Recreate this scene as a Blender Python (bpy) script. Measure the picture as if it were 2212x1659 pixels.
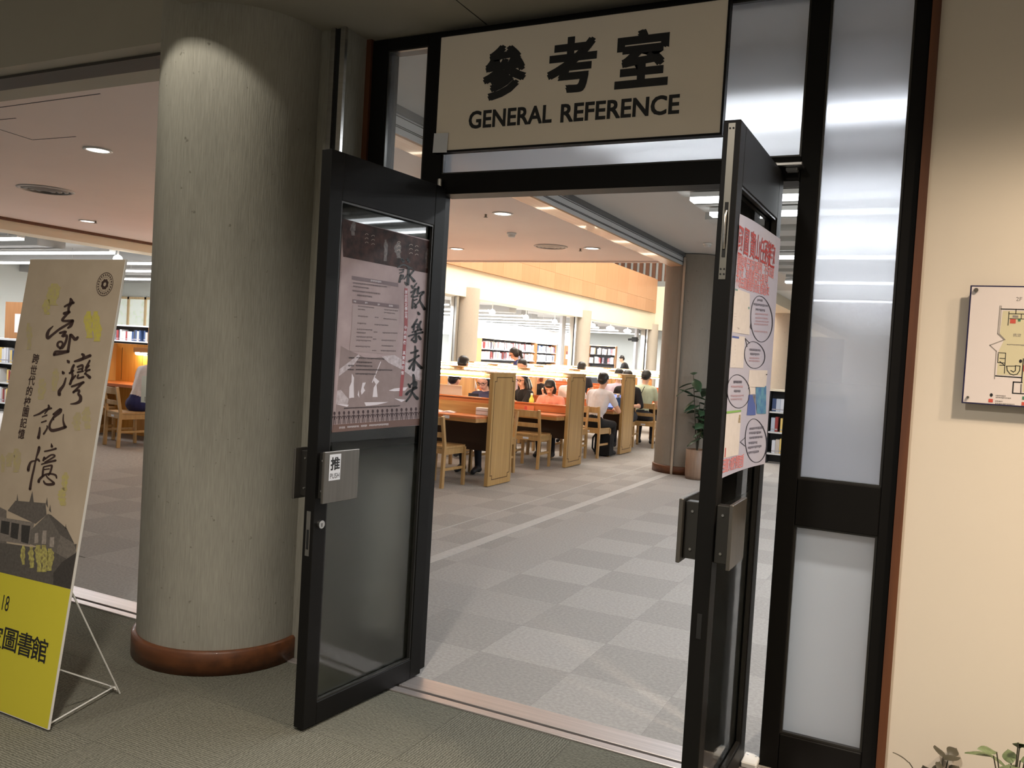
import bpy, bmesh, math, random
from mathutils import Vector, Matrix, Euler
random.seed(7)
R = math.radians
for o in list(bpy.data.objects): bpy.data.objects.remove(o)
SC = bpy.context.scene
COL = SC.collection
# ------------------------------------------------------------------ camera
cam_d = bpy.data.cameras.new('camera'); cam = bpy.data.objects.new('camera', cam_d); COL.objects.link(cam)
cam_d.sensor_width = 36; cam_d.sensor_fit = 'HORIZONTAL'; cam_d.lens = 36 * 1811.25 / 2212
cam_d.clip_start = .05; cam_d.clip_end = 200
def cam_axes(yaw, pitch, roll):
    y, p, r = R(yaw), R(pitch), R(roll)
    F = Vector((-math.sin(y) * math.cos(p), math.cos(y) * math.cos(p), math.sin(p)))
    R0 = Vector((math.cos(y), math.sin(y), 0)); U0 = R0.cross(F)
    return F, R0 * math.cos(r) - U0 * math.sin(r), R0 * math.sin(r) + U0 * math.cos(r)
cF, cR, cU = cam_axes(26.3535, -2.0117, -3.3329)
M = Matrix((cR, cU, -cF)).transposed().to_4x4(); M.translation = (1.9695, -3.2135, 1.4786)
cam.matrix_world = M
SC.camera = cam
# ------------------------------------------------------------------ world, exposure
W = bpy.data.worlds.new('world'); SC.world = W; W.use_nodes = True
W.node_tree.nodes['Background'].inputs[0].default_value = (1, .94, .86, 1)
W.node_tree.nodes['Background'].inputs[1].default_value = .26
vs = SC.view_settings
SC.display_settings.display_device = 'sRGB'
vs.view_transform = 'Standard'; vs.look = 'None'; vs.gamma = 1; vs.use_curve_mapping = False; vs.exposure = 0.13
SC.cycles.use_denoising = True
SC.cycles.use_adaptive_sampling = True; SC.cycles.adaptive_threshold = .06; SC.cycles.adaptive_min_samples = 16
SC.cycles.max_bounces = 7; SC.cycles.diffuse_bounces = 3; SC.cycles.glossy_bounces = 3
SC.cycles.transparent_max_bounces = 12; SC.cycles.transmission_bounces = 6
SC.cycles.sample_clamp_indirect = 4; SC.cycles.caustics_reflective = False; SC.cycles.caustics_refractive = False
SC.cycles.blur_glossy = .5
# ------------------------------------------------------------------ lights
def spot(name, loc, power, size, blend, color=(1, .9, .75), rad=.05, rot=(0, 0, 0)):
    l = bpy.data.lights.new(name, 'SPOT'); l.energy = power; l.spot_size = R(size); l.spot_blend = blend
    l.color = color; l.shadow_soft_size = rad
    o = bpy.data.objects.new(name, l); COL.objects.link(o); o.location = loc; o.rotation_euler = [R(a) for a in rot]; return o
def area(name, loc, sx, sy, power, color=(1, 1, 1), rot=(0, 0, 0)):
    l = bpy.data.lights.new(name, 'AREA'); l.shape = 'RECTANGLE'; l.size = sx; l.size_y = sy; l.energy = power; l.color = color
    o = bpy.data.objects.new(name, l); COL.objects.link(o); o.location = loc; o.rotation_euler = [R(a) for a in rot]; return o
WARM = (1, .80, .52); COOL = (.93, .965, 1.0); DESK = (1, .70, .36)
# corridor downlights recessed in the ceiling, plus one added fill spot under the soffit
spot('corridor_spot', (-.90, -1.24, 3.235), 36, 106, .09, (1, .95, .84), .03)
spot('corridor_spot', (2.95, -1.15, 3.24), 290, 140, 1., (1, .81, .62), .08)
spot('corridor_spot', (3.9, -.95, 3.24), 300, 140, 1., (1, .80, .60), .08)
spot('corridor_spot', (3.3, -.74, 2.885), 75, 165, 1., (1, .82, .62), .12)  # added unseen fill spot, brightens the upper part of the cream wall
spot('corridor_spot', (.9, -2.7, 3.24), 500, 150, 1., (1, .925, .83), .1)
spot('corridor_spot', (-1.9, -3.2, 3.24), 60, 150, 1., (1, .93, .83), .1)
# void of the reading hall: high luminous ceiling far above the desks
area('high_hall_light', (-5.0, 20.5, 8.6), 6.5, 22, 2800, (1, .94, .86))
# bounce from desk lamps comes from the lamps themselves; stack and lobby tubes are real strips (area lights in their housings)
for y in (1.0, 3.62, 6.28, 8.95, 12.0):
    area('lobby_tube_light', (2.9, y, 2.685), 5.4, .12, 56, COOL)
area('lobby_tube_light', (2.4, 3.0, 2.685), 4.4, .10, 16, COOL)
for y in (4.4, 5.9, 7.3, 8.6, 10.4, 12.8):
    area('stack_tube_light', (-12.6, y, 2.70), 5.6, .12, 85, (.95, .97, 1))
for y in (16.3, 18.6, 20.9, 23.2, 25.5, 27.8, 30.1, 33):
    area('stack_tube_light', (-12.6, y, 2.70), 5.6, .12, 430, (.98, .98, 1))
for x, y in ((-2, 4.36), (-2, 6.88), (-4, 6.87), (-4, 4.3), (-4, 1.26), (-8, 4.15), (-6, 4.2), (-6, 6.87)):
    spot('hall_downlight_beam', (x, y, 2.87), 22, 120, .6, (1, .80, .62), .06)
# ------------------------------------------------------------------ material helpers
MATS = {}
def _bsdf(m): return m.node_tree.nodes['Principled BSDF']
def mat(name, col, rough=.6, metal=0., spec=.5, noise=0., nscale=8., bump=0., bscale=60., emit=None, estr=0., stretch=(1, 1, 1), col2=None, coat=0.):
    if name in MATS: return MATS[name]
    m = bpy.data.materials.new(name); m.use_nodes = True; MATS[name] = m
    nt = m.node_tree; b = _bsdf(m)
    b.inputs['Base Color'].default_value = (*col, 1); b.inputs['Roughness'].default_value = rough
    b.inputs['Metallic'].default_value = metal; b.inputs['Specular IOR Level'].default_value = spec
    b.inputs['Coat Weight'].default_value = coat
    if emit: b.inputs['Emission Color'].default_value = (*emit, 1); b.inputs['Emission Strength'].default_value = estr
    if noise or bump:
        tc = nt.nodes.new('ShaderNodeTexCoord'); mp = nt.nodes.new('ShaderNodeMapping')
        mp.inputs['Scale'].default_value = stretch; nt.links.new(tc.outputs['Object'], mp.inputs['Vector'])
    if noise:
        n = nt.nodes.new('ShaderNodeTexNoise'); n.inputs['Scale'].default_value = nscale; n.inputs['Detail'].default_value = 6
        r = nt.nodes.new('ShaderNodeValToRGB'); c2 = col2 or tuple(max(0, c * (1 - noise)) for c in col)
        c1 = tuple(min(1, c * (1 + noise * .5)) for c in col) if not col2 else col
        r.color_ramp.elements[0].position = .3; r.color_ramp.elements[1].position = .7
        r.color_ramp.elements[0].color = (*c2, 1); r.color_ramp.elements[1].color = (*c1, 1)
        nt.links.new(mp.outputs[0], n.inputs['Vector']); nt.links.new(n.outputs['Fac'], r.inputs[0]); nt.links.new(r.outputs[0], b.inputs['Base Color'])
    if bump:
        n2 = nt.nodes.new('ShaderNodeTexNoise'); n2.inputs['Scale'].default_value = bscale; n2.inputs['Detail'].default_value = 3
        bp = nt.nodes.new('ShaderNodeBump'); bp.inputs['Strength'].default_value = bump; bp.inputs['Distance'].default_value = .004
        nt.links.new(mp.outputs[0], n2.inputs['Vector']); nt.links.new(n2.outputs['Fac'], bp.inputs['Height']); nt.links.new(bp.outputs[0], b.inputs['Normal'])
    return m
def s2l(r, g, b):
    f = lambda c: (c / 255 / 12.92) if c <= 10 else ((c / 255 + .055) / 1.055) ** 2.4
    return (f(r), f(g), f(b))
def wood(name, c1, c2, axis='x', rough=.42, scale=5.):
    if name in MATS: return MATS[name]
    st = {'x': (.35, 7, 7), 'y': (7, .35, 7), 'z': (7, 7, .35)}[axis]
    return mat(name, c1, rough, noise=.4, col2=c2, nscale=scale, stretch=st, bump=.03, bscale=30, coat=.15)
def lines_mat(name, c1, c2, rough, scale, axis='X', strength=.3, dist=.6, nfac=.5):
    """fabric / carpet with thin parallel lines, along local axes"""
    m = bpy.data.materials.new(name); m.use_nodes = True; MATS[name] = m; nt = m.node_tree; b = _bsdf(m)
    b.inputs['Roughness'].default_value = rough; b.inputs['Specular IOR Level'].default_value = .15
    tc = nt.nodes.new('ShaderNodeTexCoord'); w = nt.nodes.new('ShaderNodeTexWave'); w.wave_type = 'BANDS'; w.bands_direction = axis
    w.inputs['Scale'].default_value = scale; w.inputs['Distortion'].default_value = dist * 6; w.inputs['Detail'].default_value = 3; w.inputs['Detail Scale'].default_value = 2.5
    n = nt.nodes.new('ShaderNodeTexNoise'); n.inputs['Scale'].default_value = 90; n.inputs['Detail'].default_value = 4
    mx = nt.nodes.new('ShaderNodeMix'); mx.data_type = 'FLOAT'; mx.inputs[0].default_value = nfac
    r = nt.nodes.new('ShaderNodeValToRGB'); r.color_ramp.elements[0].position = .25; r.color_ramp.elements[1].position = .75
    r.color_ramp.elements[0].color = (*c2, 1); r.color_ramp.elements[1].color = (*c1, 1)
    bp = nt.nodes.new('ShaderNodeBump'); bp.inputs['Strength'].default_value = strength; bp.inputs['Distance'].default_value = .004
    L = nt.links.new
    L(tc.outputs['Object'], w.inputs['Vector']); L(tc.outputs['Object'], n.inputs['Vector'])
    L(w.outputs['Fac'], mx.inputs[2]); L(n.outputs['Fac'], mx.inputs[3]); L(mx.outputs[0], r.inputs[0]); L(r.outputs[0], b.inputs['Base Color'])
    L(mx.outputs[0], bp.inputs['Height']); L(bp.outputs[0], b.inputs['Normal'])
    return m
def glass(name, tint=(.95, .97, .96), refl=.08, frost=0., frost_z=None, frost_col=(.9, .92, .92), rough_refr=0., rr=.34):
    """thin pane: clear transparency + mirror-like coat + optional frosted film (film may cover the pane only below frost_z, object space)"""
    m = bpy.data.materials.new(name); m.use_nodes = True; MATS[name] = m; nt = m.node_tree; nt.nodes.clear(); L = nt.links.new
    out = nt.nodes.new('ShaderNodeOutputMaterial')
    tr = nt.nodes.new('ShaderNodeBsdfTransparent'); tr.inputs[0].default_value = (*tint, 1)
    gl = nt.nodes.new('ShaderNodeBsdfGlossy'); gl.inputs['Roughness'].default_value = .02
    lw = nt.nodes.new('ShaderNodeFresnel'); lw.inputs['IOR'].default_value = 1.3 + refl * 2
    clear = nt.nodes.new('ShaderNodeMixShader'); L(lw.outputs[0], clear.inputs[0]); L(tr.outputs[0], clear.inputs[1]); L(gl.outputs[0], clear.inputs[2])
    last = clear
    if frost:
        tl = nt.nodes.new('ShaderNodeBsdfTranslucent'); tl.inputs[0].default_value = (*frost_col, 1)
        if rough_refr:
            rf = nt.nodes.new('ShaderNodeBsdfRefraction'); rf.inputs['IOR'].default_value = 1.45; rf.inputs['Roughness'].default_value = rr; rf.inputs[0].default_value = (*tint, 1)
            t2 = nt.nodes.new('ShaderNodeMixShader'); t2.inputs[0].default_value = rough_refr; L(tl.outputs[0], t2.inputs[1]); L(rf.outputs[0], t2.inputs[2]); tl = t2
        g2 = nt.nodes.new('ShaderNodeBsdfGlossy'); g2.inputs['Roughness'].default_value = .08
        fm = nt.nodes.new('ShaderNodeMixShader'); L(lw.outputs[0], fm.inputs[0]); L(tl.outputs[0], fm.inputs[1]); L(g2.outputs[0], fm.inputs[2])
        mx = nt.nodes.new('ShaderNodeMixShader'); L(clear.outputs[0], mx.inputs[1]); L(fm.outputs[0], mx.inputs[2])
        if frost_z:
            tc = nt.nodes.new('ShaderNodeTexCoord'); sp = nt.nodes.new('ShaderNodeSeparateXYZ'); L(tc.outputs['Object'], sp.inputs[0])
            stops = [(0, frost), (frost_z[0], frost), (frost_z[1], frost_z[2])] + list(frost_z[3:])
            mr = nt.nodes.new('ShaderNodeMapRange'); mr.inputs['From Max'].default_value = 3.; L(sp.outputs[2], mr.inputs[0])
            r = nt.nodes.new('ShaderNodeValToRGB'); cr_ = r.color_ramp; cr_.interpolation = 'EASE'
            while len(cr_.elements) < len(stops): cr_.elements.new(.5)
            for e_, (p_, v_) in zip(cr_.elements, stops): e_.position = p_ / 3.
            for e_, (p_, v_) in zip(cr_.elements, stops): e_.color = (v_, v_, v_, 1)
            L(mr.outputs[0], r.inputs[0]); L(r.outputs[0], mx.inputs[0])
        else: mx.inputs[0].default_value = frost
        last = mx
    L(last.outputs[0], out.inputs[0]); return m
def emis(name, col, strength):
    if name in MATS: return MATS[name]
    return mat(name, col, .5, emit=col, estr=strength)
# ------------------------------------------------------------------ mesh helpers
class MB:
    def __init__(s): s.v = []; s.f = []; s.mi = []; s.sm = []
    def add(s, vs, fs, mi=0, smooth=False):
        b = len(s.v); s.v += [tuple(v) for v in vs]
        for f in fs: s.f.append([b + i for i in f]); s.mi.append(mi); s.sm.append(smooth)
        return s
    def box(s, x0, x1, y0, y1, z0, z1, mi=0, M=None):
        vs = [(x, y, z) for z in (z0, z1) for y in (y0, y1) for x in (x0, x1)]
        if M: vs = [M @ Vector(v) for v in vs]
        return s.add(vs, [(0, 2, 3, 1), (4, 5, 7, 6), (0, 1, 5, 4), (2, 6, 7, 3), (0, 4, 6, 2), (1, 3, 7, 5)], mi)
    def bar(s, a, b, w, h, mi=0, up=(0, 0, 1)):
        a, b = Vector(a), Vector(b); d = (b - a); L = d.length; d.normalize()
        u = Vector(up); x = d.cross(u)
        if x.length < 1e-4: x = d.cross(Vector((0, 1, 0)))
        x.normalize(); u = x.cross(d)
        vs = [p + x * (i * w / 2) + u * (j * h / 2) for p in (a, b) for j in (-1, 1) for i in (-1, 1)]
        return s.add(vs, [(0, 2, 3, 1), (4, 5, 7, 6), (0, 1, 5, 4), (2, 6, 7, 3), (0, 4, 6, 2), (1, 3, 7, 5)], mi)
    def tube(s, pts, r, n=8, mi=0, cap=True):
        pts = [Vector(p) for p in pts]; rr = r if isinstance(r, (list, tuple)) else [r] * len(pts); rings = []
        prev = None
        for i, p in enumerate(pts):
            d = (pts[min(i + 1, len(pts) - 1)] - pts[max(i - 1, 0)]).normalized()
            if prev is None:
                x = d.cross(Vector((0, 0, 1)));
                if x.length < 1e-3: x = d.cross(Vector((0, 1, 0)))
            else: x = prev - d * prev.dot(d)
            x.normalize(); prev = x; y = d.cross(x)
            rings.append([p + (x * math.cos(2 * math.pi * k / n) + y * math.sin(2 * math.pi * k / n)) * rr[i] for k in range(n)])
        vs = [v for rg in rings for v in rg]; fs = []
        for i in range(len(pts) - 1):
            for k in range(n): a = i * n + k; b = i * n + (k + 1) % n; fs.append((a, b, b + n, a + n))
        s.add(vs, fs, mi, True)
        if cap: s.add(rings[0], [tuple(range(n))[::-1]], mi); s.add(rings[-1], [tuple(range(n))], mi)
        return s
    def lathe(s, prof, n=24, c=(0, 0, 0), mi=0, smooth=True):
        vs = [(c[0] + r * math.cos(2 * math.pi * k / n), c[1] + r * math.sin(2 * math.pi * k / n), c[2] + z) for r, z in prof for k in range(n)]; fs = []
        for i in range(len(prof) - 1):
            for k in range(n): a = i * n + k; b = i * n + (k + 1) % n; fs.append((a, b, b + n, a + n))
        return s.add(vs, fs, mi, smooth)
    def prism(s, poly, z0, z1, mi=0, M=None):
        n = len(poly); vs = [(x, y, z0) for x, y in poly] + [(x, y, z1) for x, y in poly]
        if M: vs = [M @ Vector(v) for v in vs]
        return s.add(vs, [tuple(range(n))[::-1], tuple(range(n, 2 * n))] + [(i, (i + 1) % n, n + (i + 1) % n, n + i) for i in range(n)], mi)
    def sphere(s, c, r, n=12, m=8, mi=0, sc=(1, 1, 1)):
        prof = [(math.sin(math.pi * i / m) * r, -math.cos(math.pi * i / m) * r) for i in range(m + 1)]
        vs = [(c[0] + q * math.cos(2 * math.pi * k / n) * sc[0], c[1] + q * math.sin(2 * math.pi * k / n) * sc[1], c[2] + z * sc[2]) for q, z in prof for k in range(n)]; fs = []
        for i in range(m):
            for k in range(n): a = i * n + k; b = i * n + (k + 1) % n; fs.append((a, b, b + n, a + n))
        return s.add(vs, fs, mi, True)
    def mesh(s, name, mats):
        me = bpy.data.meshes.new(name); me.from_pydata(s.v, [], s.f)
        for m in (mats if isinstance(mats, (list, tuple)) else [mats]): me.materials.append(m)
        for p, i, sm in zip(me.polygons, s.mi, s.sm): p.material_index = i; p.use_smooth = sm
        me.validate(); me.update(); return me
    def build(s, name, mats, parent=None, bevel=0., fix=True):
        me = s.mesh(name, mats)
        bm = bmesh.new(); bm.from_mesh(me)
        if bevel: bmesh.ops.remove_doubles(bm, verts=bm.verts, dist=1e-6); bmesh.ops.bevel(bm, geom=bm.edges[:], offset=bevel, segments=1, affect='EDGES', clamp_overlap=True)
        if fix: bmesh.ops.recalc_face_normals(bm, faces=bm.faces)
        bm.to_mesh(me); bm.free()
        return obj(name, me, parent)
def obj(name, data, parent=None):
    o = bpy.data.objects.new(name, data); COL.objects.link(o)
    if parent: o.parent = parent
    return o
def tag(o, label=None, cat=None, group=None, kind=None):
    if label: o['label'] = label
    if cat: o['category'] = cat
    if group: o['group'] = group
    if kind: o['kind'] = kind
    return o
def thing(name, label, cat, loc=(0, 0, 0), rz=0, group=None, M=None):
    o = obj(name, None); o.empty_display_size = .1
    if M: o.matrix_world = M
    else: o.location = loc; o.rotation_euler = (0, 0, rz)
    return tag(o, label, cat, group)
def copy_tree(o, parent=None):
    c = o.copy(); COL.objects.link(c); c.parent = parent
    for ch in [x for x in o.children]: copy_tree(ch, c)
    return c
def struct(o, label=None):
    o['kind'] = 'structure'
    if label: o['label'] = label
    return o
def frame(origin, x, y):
    """local x along x, local y along y, local z = x cross y"""
    x = Vector(x).normalized(); y = Vector(y).normalized(); z = x.cross(y)
    m = Matrix((x, y, z)).transposed().to_4x4(); m.translation = origin; return m
# text as flat print in the local xy plane of a sheet
def text(body, x, y, h, m, parent, z=.0012, bold=0., sx=1., align='CENTER', name='lettering', rot=0., shear=0., vertical=False, step=1.12, fit=None):
    """h = cap/character height; x,y = centre of the line (or left end)"""
    c = bpy.data.curves.new(name, 'FONT'); c.body = '\n'.join(body) if vertical else body
    c.size = h / .86 if any(ord(q) > 0x2000 for q in body) else h / .72
    c.offset = min(bold, .012) * h; c.shear = shear; c.resolution_u = 3
    if vertical: c.space_line = step
    t = bpy.data.objects.new('t', c); COL.objects.link(t)
    me = bpy.data.meshes.new_from_object(t.evaluated_get(bpy.context.evaluated_depsgraph_get()))
    bpy.data.objects.remove(t); me.materials.clear(); me.materials.append(m)
    xs = [v.co.x for v in me.vertices]; ys = [v.co.y for v in me.vertices]
    if not xs: return None
    cx = (min(xs) + max(xs)) / 2 if align == 'CENTER' else min(xs); cy = (min(ys) + max(ys)) / 2
    if fit: sx = fit / (max(xs) - min(xs))
    for v in me.vertices: v.co.x = (v.co.x - cx) * sx; v.co.y -= cy
    if bold > .012:
        # heavier weight: the same glyph printed a hair off in four directions
        dlt = (bold - .012) * h; V = [v.co.copy() for v in me.vertices]; Fc = [tuple(p.vertices) for p in me.polygons]; nv = len(V); vv = []; ff = []
        for q, (ax, ay) in enumerate(((1, 1), (-1, 1), (1, -1), (-1, -1))):
            vv += [(p.x + ax * dlt, p.y + ay * dlt, q * 2e-5) for p in V]; ff += [tuple(i + q * nv for i in f) for f in Fc]
        me = bpy.data.meshes.new(name); me.from_pydata(vv, [], ff); me.materials.append(m)
    o = obj(name, me, parent); o.location = (x, y, z); o.rotation_euler = (0, 0, rot); return o
def ribbon(mb, pts, mi=0, z=0., dx=0., dy=0.):
    """brush stroke: polyline of (x, y, width) smoothed and swept flat"""
    P = [(Vector((p[0], p[1])), p[2]) for p in pts]
    if len(P) == 2: P.insert(1, ((P[0][0] + P[1][0]) / 2, (P[0][1] + P[1][1]) / 2))
    Q = []
    for i in range(len(P) - 1):
        p0, p1, p2, p3 = P[max(i - 1, 0)], P[i], P[i + 1], P[min(i + 2, len(P) - 1)]
        for k in range(4):
            t = k / 4
            q = .5 * (2 * p1[0] + (p2[0] - p0[0]) * t + (2 * p0[0] - 5 * p1[0] + 4 * p2[0] - p3[0]) * t * t + (3 * p1[0] - p0[0] - 3 * p2[0] + p3[0]) * t ** 3)
            Q.append((q, p1[1] + (p2[1] - p1[1]) * t))
    Q.append(P[-1])
    vs = []
    for i, (q, w) in enumerate(Q):
        d = Q[min(i + 1, len(Q) - 1)][0] - Q[max(i - 1, 0)][0]
        d = d.normalized() if d.length > 1e-9 else Vector((1, 0)); n = Vector((-d.y, d.x)) * w / 2
        vs += [(q.x + n.x + dx, q.y + n.y + dy, z), (q.x - n.x + dx, q.y - n.y + dy, z)]
    mb.add(vs, [(2 * i, 2 * i + 1, 2 * i + 3, 2 * i + 2) for i in range(len(Q) - 1)], mi)
    for (q, w) in (Q[0], Q[-1]):
        mb.add([(q.x + math.cos(k * math.pi / 4) * w * .5 + dx, q.y + math.sin(k * math.pi / 4) * w * .5 + dy, z) for k in range(8)], [tuple(range(8))], mi)
def sheet(poly, m, parent, name, z=.001):
    """flat printed patch"""
    me = bpy.data.meshes.new(name); me.from_pydata([(x, y, 0) for x, y in poly], [], [tuple(range(len(poly)))]); me.materials.append(m)
    o = obj(name, me, parent); o.location.z = z; return o
def rect(x0, x1, y0, y1): return [(x0, y0), (x1, y0), (x1, y1), (x0, y1)]
def ellipse(cx, cy, rx, ry, n=24): return [(cx + rx * math.cos(2 * math.pi * k / n), cy + ry * math.sin(2 * math.pi * k / n)) for k in range(n)]
# ================================================================== materials
m_frame = mat('bronze_aluminium', (.007, .0065, .006), .48, metal=.0, spec=.14)
m_steel = mat('stainless', (.55, .54, .52), .28, metal=1., noise=.12, nscale=3, stretch=(1, 1, 40))
m_steel_x = mat('brushed_strip', (.62, .56, .54), .36, metal=.75, noise=.15, nscale=3, stretch=(.6, 30, 30))
m_plate = mat('satin_plate', (.20, .185, .165), .36, metal=.9, noise=.1, nscale=3, stretch=(30, 1, 1))
m_black = mat('black_gap', (.006, .006, .006), .7)
m_oldwood = wood('red_brown_wood', s2l(112, 66, 36), s2l(84, 48, 26), 'x', .5)
m_trimwood = wood('trim_wood', s2l(108, 64, 36), s2l(84, 48, 28), 'z', .5)
m_plaster = mat('ceiling_plaster', (.82, .70, .64), .9, noise=.03, nscale=1.2)
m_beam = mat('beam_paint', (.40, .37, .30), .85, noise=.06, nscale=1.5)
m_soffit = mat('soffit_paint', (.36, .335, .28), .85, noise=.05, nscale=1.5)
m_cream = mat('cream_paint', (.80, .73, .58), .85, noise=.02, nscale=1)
m_white = mat('white_paint', (.78, .79, .78), .7)
m_palewall = mat('pale_wall', (.80, .83, .79), .9)
m_conc = None
def concrete(name, c1, c2):
    m = bpy.data.materials.new(name); m.use_nodes = True; MATS[name] = m; nt = m.node_tree; b = _bsdf(m); L = nt.links.new
    b.inputs['Roughness'].default_value = .75; b.inputs['Specular IOR Level'].default_value = .25
    tc = nt.nodes.new('ShaderNodeTexCoord')
    mp = nt.nodes.new('ShaderNodeMapping'); mp.inputs['Scale'].default_value = (1, 1, .35); L(tc.outputs['Object'], mp.inputs[0])
    n1 = nt.nodes.new('ShaderNodeTexNoise'); n1.inputs['Scale'].default_value = 2.2; n1.inputs['Detail'].default_value = 5; L(mp.outputs[0], n1.inputs['Vector'])
    mp2 = nt.nodes.new('ShaderNodeMapping'); mp2.inputs['Scale'].default_value = (1, 1, .06); L(tc.outputs['Object'], mp2.inputs[0])
    n2 = nt.nodes.new('ShaderNodeTexNoise'); n2.inputs['Scale'].default_value = 210; n2.inputs['Detail'].default_value = 2; L(mp2.outputs[0], n2.inputs['Vector'])
    sp = nt.nodes.new('ShaderNodeTexNoise'); sp.inputs['Scale'].default_value = 38; sp.inputs['Detail'].default_value = 2; L(tc.outputs['Object'], sp.inputs['Vector'])
    sr = nt.nodes.new('ShaderNodeValToRGB'); sr.color_ramp.elements[0].position = .24; sr.color_ramp.elements[1].position = .29
    sr.color_ramp.elements[0].color = (.35, .33, .3, 1); sr.color_ramp.elements[1].color = (1, 1, 1, 1); L(sp.outputs['Fac'], sr.inputs[0])
    r = nt.nodes.new('ShaderNodeValToRGB'); r.color_ramp.elements[0].position = .3; r.color_ramp.elements[1].position = .7
    r.color_ramp.elements[0].color = (*c2, 1); r.color_ramp.elements[1].color = (*c1, 1)
    mx = nt.nodes.new('ShaderNodeMix'); mx.data_type = 'FLOAT'; mx.inputs[0].default_value = .35; L(n1.outputs['Fac'], mx.inputs[2]); L(n2.outputs['Fac'], mx.inputs[3]); L(mx.outputs[0], r.inputs[0])
    mul = nt.nodes.new('ShaderNodeMix'); mul.data_type = 'RGBA'; mul.blend_type = 'MULTIPLY'; mul.inputs[0].default_value = .6; L(r.outputs[0], mul.inputs[6]); L(sr.outputs[0], mul.inputs[7])
    L(mul.outputs[2], b.inputs['Base Color'])
    bp = nt.nodes.new('ShaderNodeBump'); bp.inputs['Strength'].default_value = .35; bp.inputs['Distance'].default_value = .003; L(n2.outputs['Fac'], bp.inputs['Height']); L(bp.outputs[0], b.inputs['Normal'])
    return m
m_conc = concrete('column_finish', (.42, .398, .335), (.215, .203, .168))
m_conc2 = concrete('column_finish_pale', (.52, .46, .38), (.42, .37, .31))
m_greywall = concrete('grey_wall_finish', (.185, .21, .25), (.13, .15, .18))
# ================================================================== floors
CT = .487
m_c1 = lines_mat('corridor_carpet', (.205, .198, .160), (.085, .083, .065), .95, 30, 'Y', .7, .6, .55)
hall_cols = [(.40, .374, .350), (.352, .330, .309), (.378, .354, .332), (.414, .388, .364)]
m_hall = [mat('hall_carpet_%d' % i, c, .95, spec=.1, noise=.16, nscale=60, bump=.5, bscale=260) for i, c in enumerate(hall_cols)]
m_hallbase = mat('hall_carpet_base', (.37, .347, .325), .95, spec=.1, noise=.15, nscale=30)
fl_h = struct(MB().box(-18, 9, -.024, 42, -.05, -.004).build('floor', m_hallbase), 'grey carpeted library floor')
fl_c = struct(MB().box(-7, 7, -7, -.2105, -.05, -.004).build('floor', m_c1), 'green-grey ribbed carpet of the corridor floor')
tile_me = {}
def tile_mesh(key, m):
    if key not in tile_me:
        h = CT / 2 - .0003
        tile_me[key] = MB().box(-h, h, -h, h, -.004, 0.).mesh('carpet_tile', m)
    return tile_me[key]
# hall carpet tiles: nearest ones one by one
def in_view_ground(x, y):
    v = Vector((x, y, 0)) - M.translation; z = v.dot(cF)
    if z < .3: return False
    u = 1106 + 1811 * v.dot(cR) / z
    return -60 < u < 2260
cand = []
for i in range(-12, 6):
    for j in range(-2, 24):
        x = .07 + CT * (i + .5); y = .92 + CT * (j + .5)
        if y - CT / 2 < -.03 or not in_view_ground(x, y): continue
        if x > 2 and y < 1: continue
        cand.append(((Vector((x, y, 0)) - M.translation).length, i, j, x, y))
cand.sort()
rt = random.Random(3)
for d, i, j, x, y in cand[:290]:
    if -1.1 < x < -.42: k = 2 if rt.random() < .8 else 0
    else: k = (1 if (i + j) % 2 == 0 else 0) if rt.random() < .9 else 2
    if x > -.4 and (i + j) % 2 and rt.random() < .3: k = 3
    o = obj('carpet_tile', tile_mesh('h%d' % k, m_hall[k]), fl_h); o.location = (x, y, rt.uniform(0, .0003))
for i in range(-6, 4):
    x = .07 + CT * (i + .5); k = (1 if i % 2 == 0 else 0) if x > -.4 else 2
    o = obj('carpet_tile', tile_mesh('h%d' % k, m_hall[k]), fl_h); o.location = (x, .2055, .0004); o.scale.y = .4535 / CT
# corridor carpet tiles, quarter turned
for i in range(-8, 5):
    for j in range(0, 7):
        x = .1 + CT * i; y = -.2105 - CT * (j + .5)
        if not in_view_ground(x, y): continue
        o = obj('carpet_tile', tile_mesh('c', m_c1), fl_c); o.location = (x, y, rt.uniform(0, .0003)); o.rotation_euler.z = math.pi / 2 * ((i + j) % 2)
# shutter floor tracks inside the hall
m_strip = mat('floor_strip', (.44, .42, .40), .8, noise=.1, nscale=30)
struct(MB().box(-1.13, -1.03, .1, 7.75, -.003, .0028).build('trim_3', m_strip), 'pale strip in the carpet along the shutter line')
struct(MB().box(-1.56, -1.545, .1, 9, -.003, .002).build('trim_4', m_strip), 'thin seam in the hall carpet')
# threshold: stainless plate with a dark shutter slot, door bay and bay left of the column
def threshold(n, x0, x1, label):
    t = obj('trim_%d' % n, None); struct(t, label)
    MB().box(x0, x1, -.148, -.024, -.02, .006).build('rear_plate', m_steel_x, t, .0015)
    MB().box(x0, x1, -.2105, -.168, -.02, .006).build('front_plate', m_steel_x, t, .0015)
    MB().box(x0, x1, -.168, -.148, -.02, -.006).build('slot', m_black, t)
threshold(1, -.60, 2.0, 'stainless threshold with shutter slot under the double doors')
threshold(2, -6.5, -1.33, 'stainless threshold with shutter slot left of the big column')
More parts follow.
